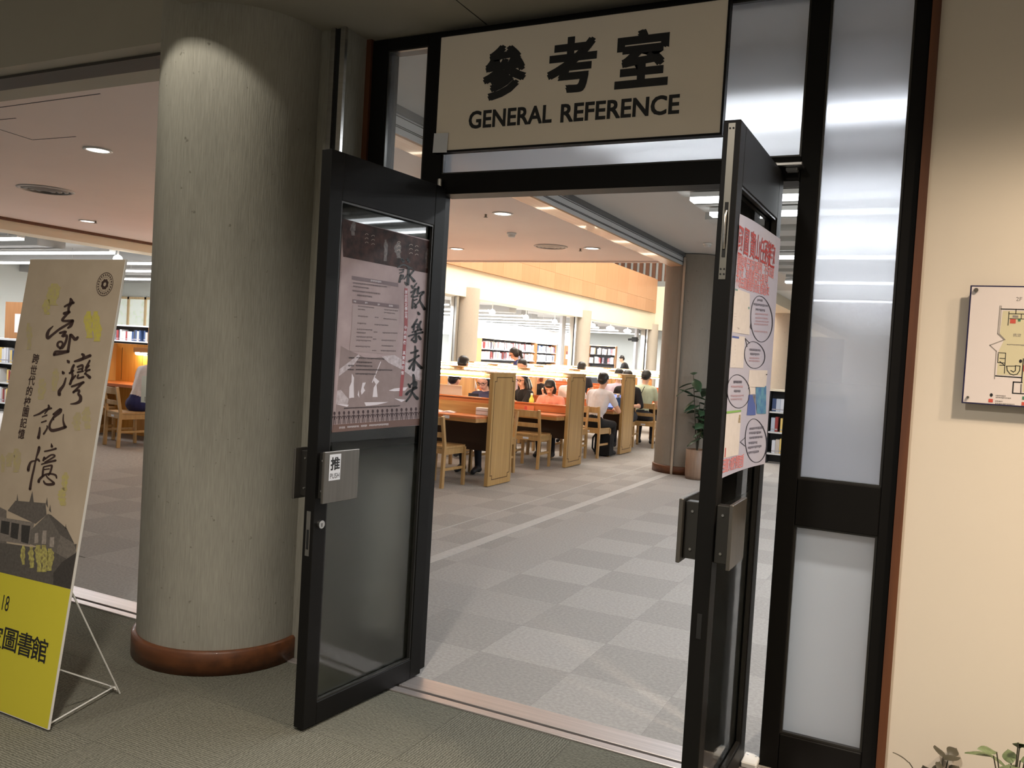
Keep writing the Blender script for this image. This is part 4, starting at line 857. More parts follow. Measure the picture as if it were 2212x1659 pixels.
# notice card on a key switch box beside the column
NT = tag(obj('notice_card', None), 'small white notice card on a switch box at the left side of the thick column', 'notice')
NT.matrix_world = frame((-1.452, -.318, 1.203), (math.cos(R(14)), math.sin(R(14)), 0), (0, 0, 1))
MB().box(-.036, .07, -.06, .06, -.05, -.002).build('switch_box', mat('switch_grey', (.45, .45, .42), .5), NT, .004)
MB().box(-.042, .042, -.066, .066, -.002, 0).build('card', mat('card_white', (.70, .70, .64), .5), NT, .0008)
b = MB()
for k in range(5): b.add([(x, y, .001) for x, y in ellipse(-.008, .042 - k * .017, .006, .0055, 8)], [tuple(range(8))])
for k in range(4): b.box(-.022, .002, -.040 - k * .006, -.038 - k * .006, .0003, .001)
for k in range(12): b.box(.022, .032, .05 - k * .008, .054 - k * .008, .0003, .001)
b.build('print', m_di, NT)['kind'] = 'stuff'
# ================================================================== ceiling fittings
m_lamp = emis('downlight_lens', (1, .93, .82), 5.)
m_ringw = mat('fitting_white', (.75, .74, .72), .5)
dl_ring = MB().lathe([(.085, 0), (.105, -.002), (.108, -.008), (.088, -.012), (.082, -.004)], 28).mesh('trim_ring', m_ringw)
dl_lens = MB().lathe([(.0, -.006), (.082, -.006)], 28).mesh('lens', m_lamp)
DLN = {(-2, 4.36): 'round downlight in the pink ceiling nearest the shutter box', (-2, 6.88): 'round downlight near the far end of the shutter box', (-4, 6.87): 'round downlight beside the open left door, far row', (-4, 1.26): 'bright round downlight in the ceiling left of the thick column', (-8, 4.15): 'small distant round downlight left of the thick column'}
for (x, y), lab in DLN.items():
    t = thing('downlight', lab, 'downlight', (x, y, 2.9), 0, 'downlights of the low hall ceiling'); obj('trim_ring', dl_ring, t); obj('lens', dl_lens, t)
sp_me = MB().tube([(0, 0, 0), (0, 0, -.03)], .012, 8).lathe([(.0, -.03), (.022, -.03), (.022, -.034), (.0, -.034)], 10).mesh('sprinkler_head', mat('sprinkler_metal', (.2, .17, .14), .4, metal=.7))
for x, y, lab in ((-2.21, 4.39, 'sprinkler head beside the nearest pink-ceiling downlight'), (-2.18, 6.93, 'sprinkler head beside the downlight near the shutter box end'), (-7.86, 4.16, 'sprinkler head beside the distant left downlight')):
    o = tag(obj('sprinkler', sp_me), lab, 'sprinkler', 'ceiling sprinklers'); o.location = (x, y, 2.9)
def detector(x, y, z, lab):
    t = thing('smoke_detector', lab, 'detector', (x, y, z)); MB().lathe([(0, 0), (.055, 0), (.055, -.018), (.045, -.022)], 18).build('base', m_ringw, t)
    MB().lathe([(.045, -.022), (.038, -.05), (.0, -.052)], 18).build('chamber', mat('detector_cap', (.55, .54, .52), .5), t)
detector(-2.51, 5.59, 2.9, 'white smoke detector in the middle of the pink ceiling'); detector(-.53, 6.93, 2.96, 'white smoke detector on the lobby ceiling by the grey wall')
def diffuser(x, y, r, lab, dark=False):
    t = thing('air_diffuser', lab, 'diffuser', (x, y, 2.9)); m = mat('diffuser_metal', (.40, .37, .34), .5)
    for k, q in enumerate((1, .78, .56, .34)):
        MB().lathe([(r * q, -.001), (r * q, -.006 - .004 * k), (r * (q - .12), -.016 - .004 * k), (r * (q - .13), -.001)], 32).build('ring', m if k == 0 or not dark else mat('diffuser_dark', (.16, .14, .12), .5), t)
    MB().lathe([(0, -.0015), (r * .95, -.0015)], 24).build('throat', m_black if dark else mat('diffuser_throat', (.35, .3, .26), .8), t)
diffuser(-6.31, 2.41, .27, 'dark round air diffuser in the ceiling at the upper left', True); diffuser(-2.5, 6.70, .22, 'pale round air diffuser in the pink ceiling')
hatch = MB()
for a_, b_ in (((-4.3, .42), (-3.75, .436)), ((-4.18, .45), (-4.263, .897)), ((-4.263, .897), (-3.79, .916)), ((-4.6, .24), (-2.6, .21))):
    hatch.bar((*a_, 2.8995), (*b_, 2.8995), .008, .002)
h_ = hatch.build('ceiling_crack', m_black); struct(h_, 'dark hatch joints in the left ceiling'); h_.name = 'trim_15'
# lobby baffles and tube lights
m_baf = mat('baffle_grey', (.50, .50, .48), .8)
m_tube = emis('tube_white', (.93, .97, 1), 6.)
lt = struct(obj('ceiling_baffles', None), 'row of boxed baffles under the lobby ceiling')
bme = MB().box(0, 6.6, -.16, .16, 0, .19).mesh('baffle', m_baf)
for k in range(17):
    o = obj('baffle', bme, lt); o.location = (.2 if k < 5 else .12, .98 + .664 * k, 2.76)
tl_h = MB().box(0, 5.6, -.07, .07, .025, .06).mesh('housing', m_white); tl_d = MB().box(.0, 5.58, -.062, .062, 0, .028).mesh('diffuser', m_tube)
def tube_light(x, y, z, lab, group, me=(tl_h, tl_d), hang=False):
    t = thing('tube_light', lab, 'lamp', (x, y, z), 0, group); obj('housing', me[0], t); obj('diffuser', me[1], t)
    if hang:
        for hx in (-.3, -2.9, -5.5): o = obj('hanger', hang_me, t); o.location.x = hx
    return t
hang_me = MB().tube([(0, 0, .05), (0, 0, .286)], .006, 6).mesh('hanger', m_white)
for k, (x, y) in enumerate(((.3, 1.0), (.3, 3.0), (.3, 3.62), (.2, 6.28), (.1, 8.95), (.1, 12.0))):
    tube_light(x, y, 2.692, ['long tube light just behind the sidelight glass', 'long tube light whose end shows at the top right of the doorway', 'long tube light beyond, its end beside the right door edge', 'long tube light seen in the gap by the right door hinge', 'thin distant tube light low in the hinge gap', 'farthest tube light of the lobby'][k], 'lobby tube lights')
# stacks: beams and tube lights
sb = struct(obj('ceiling_beams', None), 'grey boxed beams under the stack ceiling')
b1 = MB().box(-8.0, 0, -.25, .25, 0, .2).mesh('beam', mat('stack_beam', (.46, .46, .45), .85))
for k in range(18): o = obj('beam', b1, sb); o.location = (-9.9 - (k % 3) * .6, 1.6 + 2.1 * k, 2.80)
m_tubew = emis('tube_white_stack', (.98, .99, 1), 6.)
s_h = MB().box(-5.8, 0, -.06, .06, .02, .05).mesh('housing', m_white); s_d = MB().box(-5.8, 0, -.05, .05, -.012, .022).mesh('diffuser', m_tubew)
for k, y in enumerate((4.4, 5.9, 7.3, 8.6, 10.4, 12.8, 16.3, 18.6, 20.9, 23.2, 25.5, 27.8, 30.1, 33)):
    tube_light(-9.75, y, 2.715, 'long white tube light over the book stacks, %s from the left' % ['first', 'second', 'third', 'fourth', 'fifth', 'sixth', 'seventh', 'eighth', 'ninth', 'tenth', 'eleventh', 'twelfth', 'thirteenth', 'fourteenth'][k], 'stack tube lights', (s_h, s_d), True)
m_bulb = emis('end_bulb', (1, .98, .95), 7.)
for k, y in enumerate((5.9, 18.6, 20.9, 23.2)):
    t = thing('round_lamp', ['glowing round lamp at the end of the front left tube light', 'glowing round lamp left under the cream beam', 'glowing round lamp in the middle under the cream beam', 'glowing round lamp right under the cream beam'][k], 'lamp', (-9.62, y, 2.66 if k else 2.60), 0, 'round end lamps')
    MB().sphere((0, 0, .02), .09 if k else .07, 14, 10).build('globe', m_bulb, t); MB().tube([(0, 0, .08), (0, 0, (2.94 if k else 3.0) - t.location.z)], .015, 8).build('stem', m_white, t)
for k in range(3):
    t = thing('ceiling_lamp', ['leftmost oval ceiling lamp before the pale end wall', 'middle oval ceiling lamp before the pale end wall', 'rightmost oval ceiling lamp before the pale end wall'][k], 'lamp', (-9.95, 27.5 + 2.2 * k, 2.86), 0, 'oval lamps by the end wall')
    MB().sphere((0, 0, -.06), .17, 16, 8, sc=(1, 1.2, .5)).build('shade', m_bulb, t); MB().tube([(0, 0, .0), (0, 0, .14)], .02, 8).build('stem', m_white, t)
# window and timber doors on the far stack wall
wn = struct(obj('window_1', None), 'timber framed window above the far left shelf')
m_lw = wood('light_wood', s2l(232, 204, 160), s2l(214, 182, 134), 'z')
MB().box(-18, -15.2, 12.3, 12.4, 0, 3.0).build('wall_piece', m_palewall, wn)
for x0 in (-17.9, -17.25, -16.6, -15.95): MB().box(x0, x0 + .07, 12.24, 12.3, 1.6, 2.42).build('mullion', m_lw, wn)
MB().box(-17.9, -15.2, 12.24, 12.3, 2.36, 2.42).build('head', m_lw, wn); MB().box(-17.9, -15.2, 12.24, 12.3, 1.6, 1.66).build('sill', m_lw, wn)
m_pane = mat('garden_glass', (.55, .60, .50), .3, noise=.6, nscale=9, col2=(.85, .9, .86), emit=(.85, .9, .8), estr=.35)
for x0 in (-17.83, -17.18, -16.53, -15.88): MB().box(x0, x0 + .58, 12.27, 12.28, 1.66, 2.36).build('pane', m_pane, wn)
dd_ = struct(obj('door_2', None), 'pale timber cupboard doors on the far stack wall')
for k in range(5): MB().box(-17.99, -17.95, 6.2 + k * .62, 6.78 + k * .62, 1.2, 2.12).build('door_panel', m_lw if k % 2 else wood('mid_wood', s2l(216, 164, 104), s2l(196, 142, 84), 'z'), dd_)
# ================================================================== shelves with books
m_shelfb = mat('shelf_black', (.03, .03, .032), .5, metal=.3); m_shelfw = mat('shelf_white', (.70, .70, .70), .5); m_end = wood('end_panel_wood', s2l(170, 120, 76), s2l(148, 100, 60), 'z')
bk_cols = [(228, 210, 204), (212, 190, 184), (236, 228, 222), (196, 160, 154), (150, 70, 66), (224, 204, 196), (90, 84, 92), (206, 186, 150), (120, 60, 54), (230, 222, 214)]
bk_cols2 = [(220, 222, 230), (190, 200, 216), (236, 236, 238), (120, 140, 176), (70, 72, 80), (200, 190, 180), (230, 200, 120), (150, 60, 60), (236, 236, 240), (60, 80, 120)]
bmeshes = {}
def book_mesh(c, w, h):
    k = (c, w, h)
    if k not in bmeshes:
        b = MB().box(-w / 2, w / 2, 0, .17, 0, h); b.box(-w / 2 * .99, w / 2 * .99, -.0015, 0, h * .12, h * .2, 1)
        bmeshes[k] = b.mesh('book', [mat('book_%d_%d_%d' % c, s2l(*c), .6), m_lg])
    return bmeshes[k]
NB = [0]
def colour_word(c):
    r, g, b = c
    if max(c) < 100: return 'dark' if b < 100 else 'navy'
    if r > 185 and g > 180 and b > 180: return 'white'
    if r > g + 50 and r > b + 50: return 'red' if g < 110 else 'tan'
    if b > r + 25: return 'blue'
    if r > 195 and b < 160: return 'yellow'
    return 'cream'
def shelf(name, loc, rz, width, tops, label, mats, books, blabel, group, top_h=None, bw=.065, seed=1, bay=.9, fill=.92, depth=.24):
    """front faces local -y; tops = list of (z of board, clear height)"""
    t = thing(name, label, 'bookshelf', loc, rz); H = top_h
    MB().box(-.02, 0, 0, depth, 0, H).build('side_panel', mats[1], t); MB().box(width, width + .02, 0, depth, 0, H).build('side_panel', mats[1], t)
    MB().box(0, width, depth - .01, depth, 0, H).build('back_panel', m_shelfb, t); MB().box(-.02, width + .02, 0, depth, H, H + .03).build('top_board', mats[2], t)
    for z, h in tops: MB().box(0, width, 0, depth - .01, z - .025, z).build('shelf_board', mats[0], t)
    n = int(width / bay)
    for k in range(1, n): MB().box(k * width / n - .006, k * width / n + .006, .0, .02, tops[0][0], H).build('upright', m_shelfb, t)
    rd = random.Random(seed); Mw = Matrix.Translation(loc) @ Matrix.Rotation(rz, 4, 'Z')
    for ti, (z, h) in enumerate(tops):
        tier = ('lower', 'upper') [ti] if len(tops) == 2 else ('bottom', 'middle', 'top')[ti]
        x = .03
        while x < width - bw:
            if rd.random() > fill: x += bw * rd.choice((.6, 1.4)); continue
            w = round(bw * rd.choice((.7, .85, 1.0)), 3); hh = round(h * rd.choice((.72, .78, .84)), 3)
            bc = rd.choice(books); o = tag(obj('book', book_mesh(bc, w, hh)), '%s %s, %s tier' % (colour_word(bc), blabel.replace('pale ', ''), tier), 'book', group); o.matrix_world = Mw @ Matrix.Translation((x + w / 2, .02 + rd.uniform(0, .015), z + .001)); NB[0] += 1
            x += w + .003
    return t
shelf('bookshelf', (-12.9, 24.1, 0), R(90), 4.7, [(1.26, .34), (1.64, .34)], 'long bookshelf of bound journals behind the first far column', (m_shelfw, m_end, m_cream), bk_cols, 'pale bound journal on the long far bookshelf', 'journals on the long far shelf', 2.02, .078, 1)
shelf('bookshelf', (-12.9, 29.0, 0), R(90), 2.0, [(1.26, .34), (1.64, .34)], 'short bookshelf of mixed volumes next to the notice end panel', (m_shelfw, m_end, m_cream), bk_cols2, 'mixed volume on the short bookshelf beside the end panel', 'volumes on the short shelf', 2.0, .075, 2)
shelf('bookshelf', (-12.5, 34.0, 0), 0, 1.3, [(1.30, .36), (1.72, .36)], 'wooden bookshelf against the pale wall left of the person in black', (m_shelfb, m_end, m_lw), bk_cols, 'book on the wooden shelf against the pale wall', 'books against the pale wall', 2.12, .075, 3, fill=.8)
shelf('bookshelf', (-14.0, 9.0, 0), 0, 1.45, [(.78, .28), (1.06, .20), (1.30, .27)], 'bookshelf under the far window left of the column', (m_shelfw, m_end, m_shelfw), bk_cols2, 'pale book on the shelf under the far window', 'books under the window', 1.60, .06, 4, fill=.9)
shelf('bookshelf', (-12.75, 5.75, 0), 0, .95, [(.16, .30), (.50, .28), (.84, .30)], 'low white-topped bookshelf at the left picture edge', (m_shelfw, m_shelfb, m_shelfw), bk_cols2, 'book on the low shelf at the left picture edge', 'books at the left edge', 1.22, .05, 5, fill=.9)
shelf('bookshelf', (-.25, 10.5, 0), 0, 1.1, [(.16, .28), (.5, .28), (.82, .28)], 'low black bookshelf with pale top behind the right door gap', (m_shelfw, m_shelfb, m_cream), bk_cols2, 'book on the low black shelf behind the right door', 'books behind the right door', 1.14, .06, 6, fill=.72)
ep_ = thing('notice_board', 'brown wooden end panel with white notice sheets beside the far bookshelves', 'panel', (-12.62, 31.2, 0))
MB().box(0, .05, 0, 1.25, 0, 2.0).build('board', m_end, ep_); MB().box(.05, .056, .15, 1.0, 1.42, 1.62).build('notice_sheet', m_mapw, ep_); MB().box(.05, .055, .2, .95, 1.64, 1.76).build('notice_strip', mat('notice_red', s2l(120, 60, 50), .6), ep_)
ep2 = thing('notice_board', 'tan end panel with a paper sheet at the left picture edge', 'panel', (-13.75, 6.75, 0))
MB().box(0, .9, 0, .04, 0, 1.92).build('board', m_end, ep2); MB().box(.3, .75, -.006, 0, 1.35, 1.7).build('notice_sheet', m_mapw, ep2)
wc = thing('wall_speaker', 'small black device on the wall near the last far column', 'speaker', (-9.62, 32.0, 2.45)); MB().box(-.12, .12, -.1, .1, -.1, .1).build('case', m_black, wc, .02); MB().tube([(-.12, 0, 0), (-.3, 0, -.02)], .05, 10).build('horn', m_black, wc); MB().box(-.02, .02, .1, .5, -.02, .02).build('bracket', m_black, wc)
# ================================================================== reading desks
dw1, dw2 = s2l(196, 150, 92), s2l(168, 122, 68)
m_dz = wood('desk_wood_upright', s2l(196, 158, 100), s2l(176, 138, 82), 'z', .45, 4); m_dx = wood('desk_wood_long', dw1, dw2, 'x', .4, 4)
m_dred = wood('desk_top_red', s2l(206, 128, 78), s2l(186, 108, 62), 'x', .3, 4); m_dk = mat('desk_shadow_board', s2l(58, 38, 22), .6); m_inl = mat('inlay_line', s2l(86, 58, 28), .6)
m_desk_tube = emis('desk_tube', (1, .88, .68), 30.)
L_ = 1.75
DK = {}
DK['end_panel'] = MB().box(-.045, 0, -.28, .28, .008, 1.267).mesh('end_panel', m_dz)
il = MB()
for (y0, z0, y1, z1) in ((-.235, .12, -.235, 1.17), (.235, .12, .235, 1.17), (-.19, .075, .19, .075), (-.19, 1.215, .19, 1.215), (-.235, .12, -.19, .12), (-.19, .12, -.19, .075), (.235, .12, .19, .12), (.19, .12, .19, .075), (-.235, 1.17, -.19, 1.17), (-.19, 1.17, -.19, 1.215), (.235, 1.17, .19, 1.17), (.19, 1.17, .19, 1.215)):
    il.box(.0, .0015, min(y0, y1) - .004, max(y0, y1) + .004, min(z0, z1) - .004, max(z0, z1) + .004)
DK['inlay'] = il.mesh('inlay', m_inl)
def top_poly(s): return [(-.055, s * .015), (-.055, s * .29), (-.09, s * .47), (-L_, s * .47), (-L_, s * .015)]
DK['worktop_s'] = MB().prism(top_poly(-1)[::-1], .755, .78, 0).prism([(x, y * .99) for x, y in top_poly(-1)][::-1], .715, .755, 1).mesh('worktop', [m_dred, m_dx])
DK['worktop_n'] = MB().prism(top_poly(1), .755, .78, 0).prism([(x, y * .99) for x, y in top_poly(1)], .715, .755, 1).mesh('worktop', [m_dred, m_dx])
DK['centre_divider'] = MB().box(-L_, -.046, -.012, .012, .78, .967).box(-L_, -.046, -.025, .025, .955, .968).mesh('centre_divider', m_dred)
DK['front_board'] = MB().box(-L_, -.046, -.10, -.08, .78, .91).mesh('front_board', m_dx)
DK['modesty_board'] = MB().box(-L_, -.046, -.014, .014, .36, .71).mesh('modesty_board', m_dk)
DK['canopy'] = MB().box(-L_, -.046, -.27, .27, 1.252, 1.267).mesh('canopy', m_dx)
DK['lamp_rail'] = MB().box(-L_, -.046, -.20, -.17, 1.20, 1.25).mesh('lamp_rail', m_dx)
DK['post'] = MB().box(-1.04, -.99, -.03, .03, .967, 1.252).mesh('post', m_dx)
DK['tube_a'] = MB().tube([(-L_ + .12, -.287, 1.243), (-.12, -.287, 1.243)], .013, 8).mesh('lamp_tube', m_desk_tube)
DK['tube_b'] = MB().tube([(-L_ + .12, .14, 1.195), (-.12, .14, 1.195)], .013, 8).mesh('lamp_tube', m_desk_tube)
DK['tag'] = MB().box(-.50, -.42, -.474, -.470, .735, .768).mesh('number_tag', m_label)
def fixn(me):
    bm = bmesh.new(); bm.from_mesh(me); bmesh.ops.recalc_face_normals(bm, faces=bm.faces); bm.to_mesh(me); bm.free()
for me in DK.values(): fixn(me)
NAMES = {'worktop_s': 'worktop', 'worktop_n': 'worktop', 'tube_a': 'lamp_tube', 'tube_b': 'lamp_tube', 'tag': 'number_tag'}
ORD = ['first', 'second', 'third', 'fourth', 'fifth', 'sixth', 'seventh', 'eighth', 'ninth', 'tenth', 'eleventh', 'twelfth']
def desk(x, y, lab, west=False, low=False):
    t = thing('reading_desk', lab, 'desk', (x, y, 0), 0, 'lamp-lit double reading desks')
    pan = None
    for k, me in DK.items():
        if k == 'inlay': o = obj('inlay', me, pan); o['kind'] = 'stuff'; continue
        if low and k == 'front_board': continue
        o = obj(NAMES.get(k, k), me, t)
        if low: o.location.z = {'worktop_s': -.075, 'worktop_n': -.075, 'tag': -.075, 'centre_divider': -.148, 'post': 0}.get(k, 0)
        if low and k == 'post': o.scale.z = 1.5; o.location.z = -.626
        if k == 'end_panel': pan = o
    if west: o = obj('end_panel', DK['end_panel'], t); o.location.x = -L_ + .0
    return t
XE, Y0, PY = -2.30, 5.22, 2.215
for k in range(7):
    for j in range(3):
        if k == 0 and j == 2: continue
        pos = ['by the aisle', 'in the middle', 'at the far left end'][j]
        desk(XE - j * (L_ + .01), Y0 + k * PY, 'wooden reading desk %s of the %s row from the door' % (pos, ORD[k]), j == 2, k > 0)
# carrel with tall lit back at the left
cr = thing('study_carrel', 'orange-lit wooden study carrel in front of the white-shirted reader at left', 'desk', (-8.7, 5.22, 0))
MB().box(0, 2.0, 0, .03, 0, 1.31).build('back_panel', wood('carrel_wood', s2l(232, 172, 84), s2l(218, 152, 66), 'z', .4), cr); MB().box(-.03, 0, -.5, .03, 0, 1.31).build('side_panel', m_dz, cr)
MB().box(0, 2.0, -.52, 0, .72, .76).build('worktop', m_dred, cr); MB().box(.5, 1.5, -.12, 0, 1.2, 1.27).build('lamp_box', m_dx, cr); MB().tube([(.52, -.08, 1.19), (1.48, -.08, 1.19)], .028, 8).build('lamp_tube', emis('carrel_tube', (1, .82, .52), 48.), cr)
for x in (.12, .55): MB().box(x, x + .006, -.004, 0, .78, 1.25).build('joint', m_inl, cr)
# ================================================================== chairs
m_chair = wood('chair_wood', s2l(196, 160, 108), s2l(176, 138, 86), 'z', .45, 5)
CH = []
def chair_mesh():
    for sx in (-1, 1):
        CH.append(('leg', MB().bar((sx * .19, -.205, 0), (sx * .19, -.19, .45), .032, .042, up=(0, 1, 0)).bar((sx * .19, -.19, .45), (sx * .185, -.245, .775), .03, .036, up=(0, 1, 0)).mesh('leg', m_chair)))
        CH.append(('leg', MB().bar((sx * .195, .195, 0), (sx * .195, .185, .43), .032, .036, up=(0, 1, 0)).mesh('leg', m_chair)))
        CH.append(('side_rail', MB().box(sx * .19 - .012, sx * .19 + .012, -.18, .18, .36, .425).mesh('side_rail', m_chair)))
        CH.append(('stretcher', MB().box(sx * .19 - .009, sx * .19 + .009, -.185, .18, .185, .215).mesh('stretcher', m_chair)))
    CH.append(('seat', MB().prism([(-.205, -.20), (.205, -.20), (.215, .12), (.19, .215), (-.19, .215), (-.215, .12)], .428, .45).mesh('seat', m_chair)))
    def rail(z0, z1, yb, nm):
        b = MB(); n = 6
        for k in range(n):
            x0, x1 = -.18 + .36 * k / n, -.18 + .36 * (k + 1) / n; f = lambda x: yb - .025 * (1 - (x / .18) ** 2)
            b.add([(x0, f(x0), z0), (x1, f(x1), z0), (x1, f(x1), z1), (x0, f(x0), z1), (x0, f(x0) + .018, z0), (x1, f(x1) + .018, z0), (x1, f(x1) + .018, z1), (x0, f(x0) + .018, z1)], [(0, 1, 2, 3), (5, 4, 7, 6), (3, 2, 6, 7), (0, 4, 5, 1)])
        CH.append((nm, b.mesh(nm, m_chair)))
    rail(.68, .765, -.238, 'top_rail'); rail(.545, .60, -.212, 'back_slat')
    CH.append(('front_rail', MB().box(-.18, .18, .178, .198, .37, .425).mesh('front_rail', m_chair))); CH.append(('back_rail', MB().box(-.18, .18, -.20, -.18, .37, .425).mesh('back_rail', m_chair)))
    CH.append(('number_tag', MB().box(-.04, .04, -.203, -.20, .385, .41).mesh('number_tag', m_label)))
chair_mesh()
for _, me in CH: fixn(me)
def chair(x, y, deg, lab):
    t = thing('library_chair', lab, 'chair', (x, y, 0), R(deg), 'wooden library chairs')
    for nm, me in CH: obj(nm, me, t)
    return t
chair(-2.80, 4.72, -4, 'empty wooden chair at the near side of the first desk, cut by the left door')
chair(-3.55, 4.66, 6, 'wooden chair at the first desk hidden behind the left door')
chair(-2.82, 6.02, 176, 'wooden chair with glossy seat on the far side of the first desk')
chair(-3.35, 6.05, 183, 'wooden chair under the person in the navy tee')
chair(-2.72, 6.93, 3, 'empty wooden chair at the near side of the second desk')
chair(-3.40, 8.38, 152, 'wooden chair under the person in black with glasses')
chair(-2.70, 8.22, 184, 'wooden chair under the person in the pink top')
chair(-2.56, 8.80, -4, 'wooden chair under the person in the white tee at the third desk')
chair(-2.72, 10.50, 182, 'wooden chair on the far side of the third desk')
chair(-2.42, 11.05, 2, 'empty wooden chair beside the round column at the fourth desk')
chair(-2.6, 12.75, 180, 'wooden chair on the far side of the fourth desk')
chair(-4.22, 10.55, 176, 'wooden chair under the person with the fringe')
chair(-7.34, 4.36, -14, 'wooden chair under the person in the white tee left of the column')
chair(-8.1, 4.40, 4, 'wooden chair behind the banner board edge')
# ================================================================== people
SKIN = mat('skin', s2l(226, 176, 148), .55, noise=.06, nscale=8); HAIRM = mat('hair_black', (.012, .010, .010), .35); SHOE = mat('shoe_dark', (.02, .02, .025), .5)
def cloth(name, c): return mat('cloth_' + name, s2l(*c), .85, noise=.12, nscale=12)
def remesh(mb, vox, name, mats):
    me = mb.mesh(name, mats); o = bpy.data.objects.new('tmp', me); COL.objects.link(o)
    md = o.modifiers.new('r', 'REMESH'); md.mode = 'VOXEL'; md.voxel_size = vox; md.use_smooth_shade = True
    sm = o.modifiers.new('s', 'SMOOTH'); sm.factor = .5; sm.iterations = 4
    out = bpy.data.meshes.new_from_object(o.evaluated_get(bpy.context.evaluated_depsgraph_get())); bpy.data.objects.remove(o)
    out.materials.clear()
    for m in mats: out.materials.append(m)
    return out
class Body:
    def __init__(s): s.mb = MB(); s.pr = []
    def cap(s, a, b, ra, rb, mi):
        a, b = Vector(a), Vector(b); s.mb.tube([a, b], [ra, rb], 12, mi); s.mb.sphere(a, ra, 12, 8, mi); s.mb.sphere(b, rb, 12, 8, mi); s.pr.append((a, b, ra, rb, mi))
    def ell(s, c, r, sc, mi): s.mb.sphere(c, r, 14, 10, mi, sc); s.pr.append((Vector(c), Vector(c), r * max(sc) * .9, r, mi))
    def build(s, parent, vox, mats):
        me = remesh(s.mb, vox, 'body', mats)
        for p in me.polygons:
            c = p.center; best = 1e9; bi = 0
            for a, b, ra, rb, mi in s.pr:
                d = b - a; L2 = d.length_squared; t = max(0, min(1, (c - a).dot(d) / L2)) if L2 > 1e-9 else 0
                q = (c - (a + d * t)).length - (ra + (rb - ra) * t)
                if q < best: best = q; bi = mi
            p.material_index = bi; p.use_smooth = True
        return obj('body', me, parent)
def rotx(v, a, piv):
    v = Vector(v) - Vector(piv); return Vector(piv) + Matrix.Rotation(a, 3, 'X') @ v
def person(label, loc, deg, shirt, pants, lean=8, head=(10, 0), hands=None, hair='short', sit=True, glasses=False, vox=.014, face=False, sleeve=.55, shoes=SHOE, scale=1., hairm=None, group='people reading at the desks', headoff=(0, 0), dz=0.):
    """local: facing +y. lean forward degrees; head=(nod, turn); hands: two (elbow, wrist) pairs"""
    t = thing('person', label, 'person', loc, R(deg), group); t.scale = (scale,) * 3
    B = Body(); hz = .54 if sit else .92; piv = (0, 0, hz); ln = R(-lean)
    U = lambda p: rotx(p, ln, piv)
    pel = Vector((0, 0, hz)); wa = U((0, 0, hz + .2)); ch = U((0, .0, hz + .42)); nk = U((0, .0, hz + .56))
    B.ell(pel, .15, (1.12, .85, .8), 2); B.cap(pel, wa, .125, .118, 1); B.cap(wa, ch, .118, .135, 1)
    for sx in (-1, 1):
        B.cap(U((sx * .06, 0, hz + .22)), U((sx * .10, 0, hz + .44)), .10, .09, 1); B.cap(U((sx * .06, 0, hz + .49)), U((sx * .165, -.005, hz + .47)), .06, .062, 1)
    B.cap(U((0, 0, hz + .48)), nk, .06, .047, 0)
    hd = nk + Vector((0, .018, .035)) + Vector((headoff[0], headoff[1], 0)); hc = hd + Vector((0, .012, .085))
    hr = Matrix.Translation(hd) @ Matrix.Rotation(R(head[1]), 4, 'Z') @ Matrix.Rotation(R(-head[0]), 4, 'X')
    HP = lambda p: hr @ Vector(p)
    B.cap(nk, hd, .047, .05, 0); B.cap(HP((0, .0, .11)), HP((0, .035, .04)), .084, .052, 0); B.cap(HP((0, .012, .13)), HP((0, -.02, .12)), .08, .084, 0); B.cap(HP((0, .088, .07)), HP((0, .098, .052)), .009, .013, 0)
    for sx in (-1, 1): B.cap(HP((sx * .082, .0, .085)), HP((sx * .084, -.004, .062)), .014, .010, 0)
    if hands is None: hands = (((-.24, .12, .80), (-.12, .40, .80)), ((.24, .12, .80), (.12, .40, .80)))
    for sx, (el, wr) in zip((-1, 1), hands):
        sh = U((sx * .175, 0, hz + .465)); el, wr = Vector(el) + Vector((0, 0, dz)), Vector(wr) + Vector((0, 0, dz)); md = sh.lerp(el, sleeve)
        B.cap(sh, md, .060, .055, 1); B.cap(md, el, .044, .038, 0 if sleeve < 1 else 1); B.cap(el, wr, .038, .026, 0)
        d = (wr - el).normalized(); pm = wr + d * .05; B.cap(wr, pm, .026, .032, 0)
        side = d.cross(Vector((0, 0, 1))); side = side.normalized() if side.length > .1 else Vector((1, 0, 0)); dn = Vector((0, 0, -1))
        for q in range(4):
            f0 = pm + side * (-.024 + .016 * q) * 1.; ln_ = (.055, .066, .062, .048)[q]; f1 = f0 + d * ln_ * .6 + dn * .006; f2 = f1 + d * ln_ * .35 + dn * .022
            B.cap(f0, f1, .0095, .009, 0); B.cap(f1, f2, .009, .008, 0)
        th = wr + d * .03 - side * sx * -.026; B.cap(th, th - side * sx * -.03 + d * .03, .011, .009, 0)
    for sx in (-1, 1):
        hp = Vector((sx * .085, .0, hz - .01))
        if sit: kn = Vector((sx * .12, .42, .50)); an = Vector((sx * .12, .36, .09)); toe = Vector((sx * .125, .50, .04))
        else: kn = Vector((sx * .10, .03, .48)); an = Vector((sx * .10, -.01, .09)); toe = Vector((sx * .11, .14, .04))
        B.cap(hp, kn, .088, .062, 2); B.cap(kn, an, .060, .042, 2); B.cap(an, toe, .042, .036, 3); B.cap(an - Vector((0, .02, .03)), an, .042, .04, 3)
    B.build(t, vox, [SKIN, shirt, pants, shoes])
    # hair as a child
    hm = hairm or HAIRM; h = MB()
    def he(c, r, sc):
        b0 = len(h.v); h.sphere((0, 0, 0), r, 14, 10, 0, sc)
        h.v[b0:] = [tuple(hr @ (Vector(v) + Vector(c))) for v in h.v[b0:]]
    he((0, -.016, .148), .098, (.94, 1.04, .88)); he((0, -.05, .105), .085, (1.0, .8, 1.0))
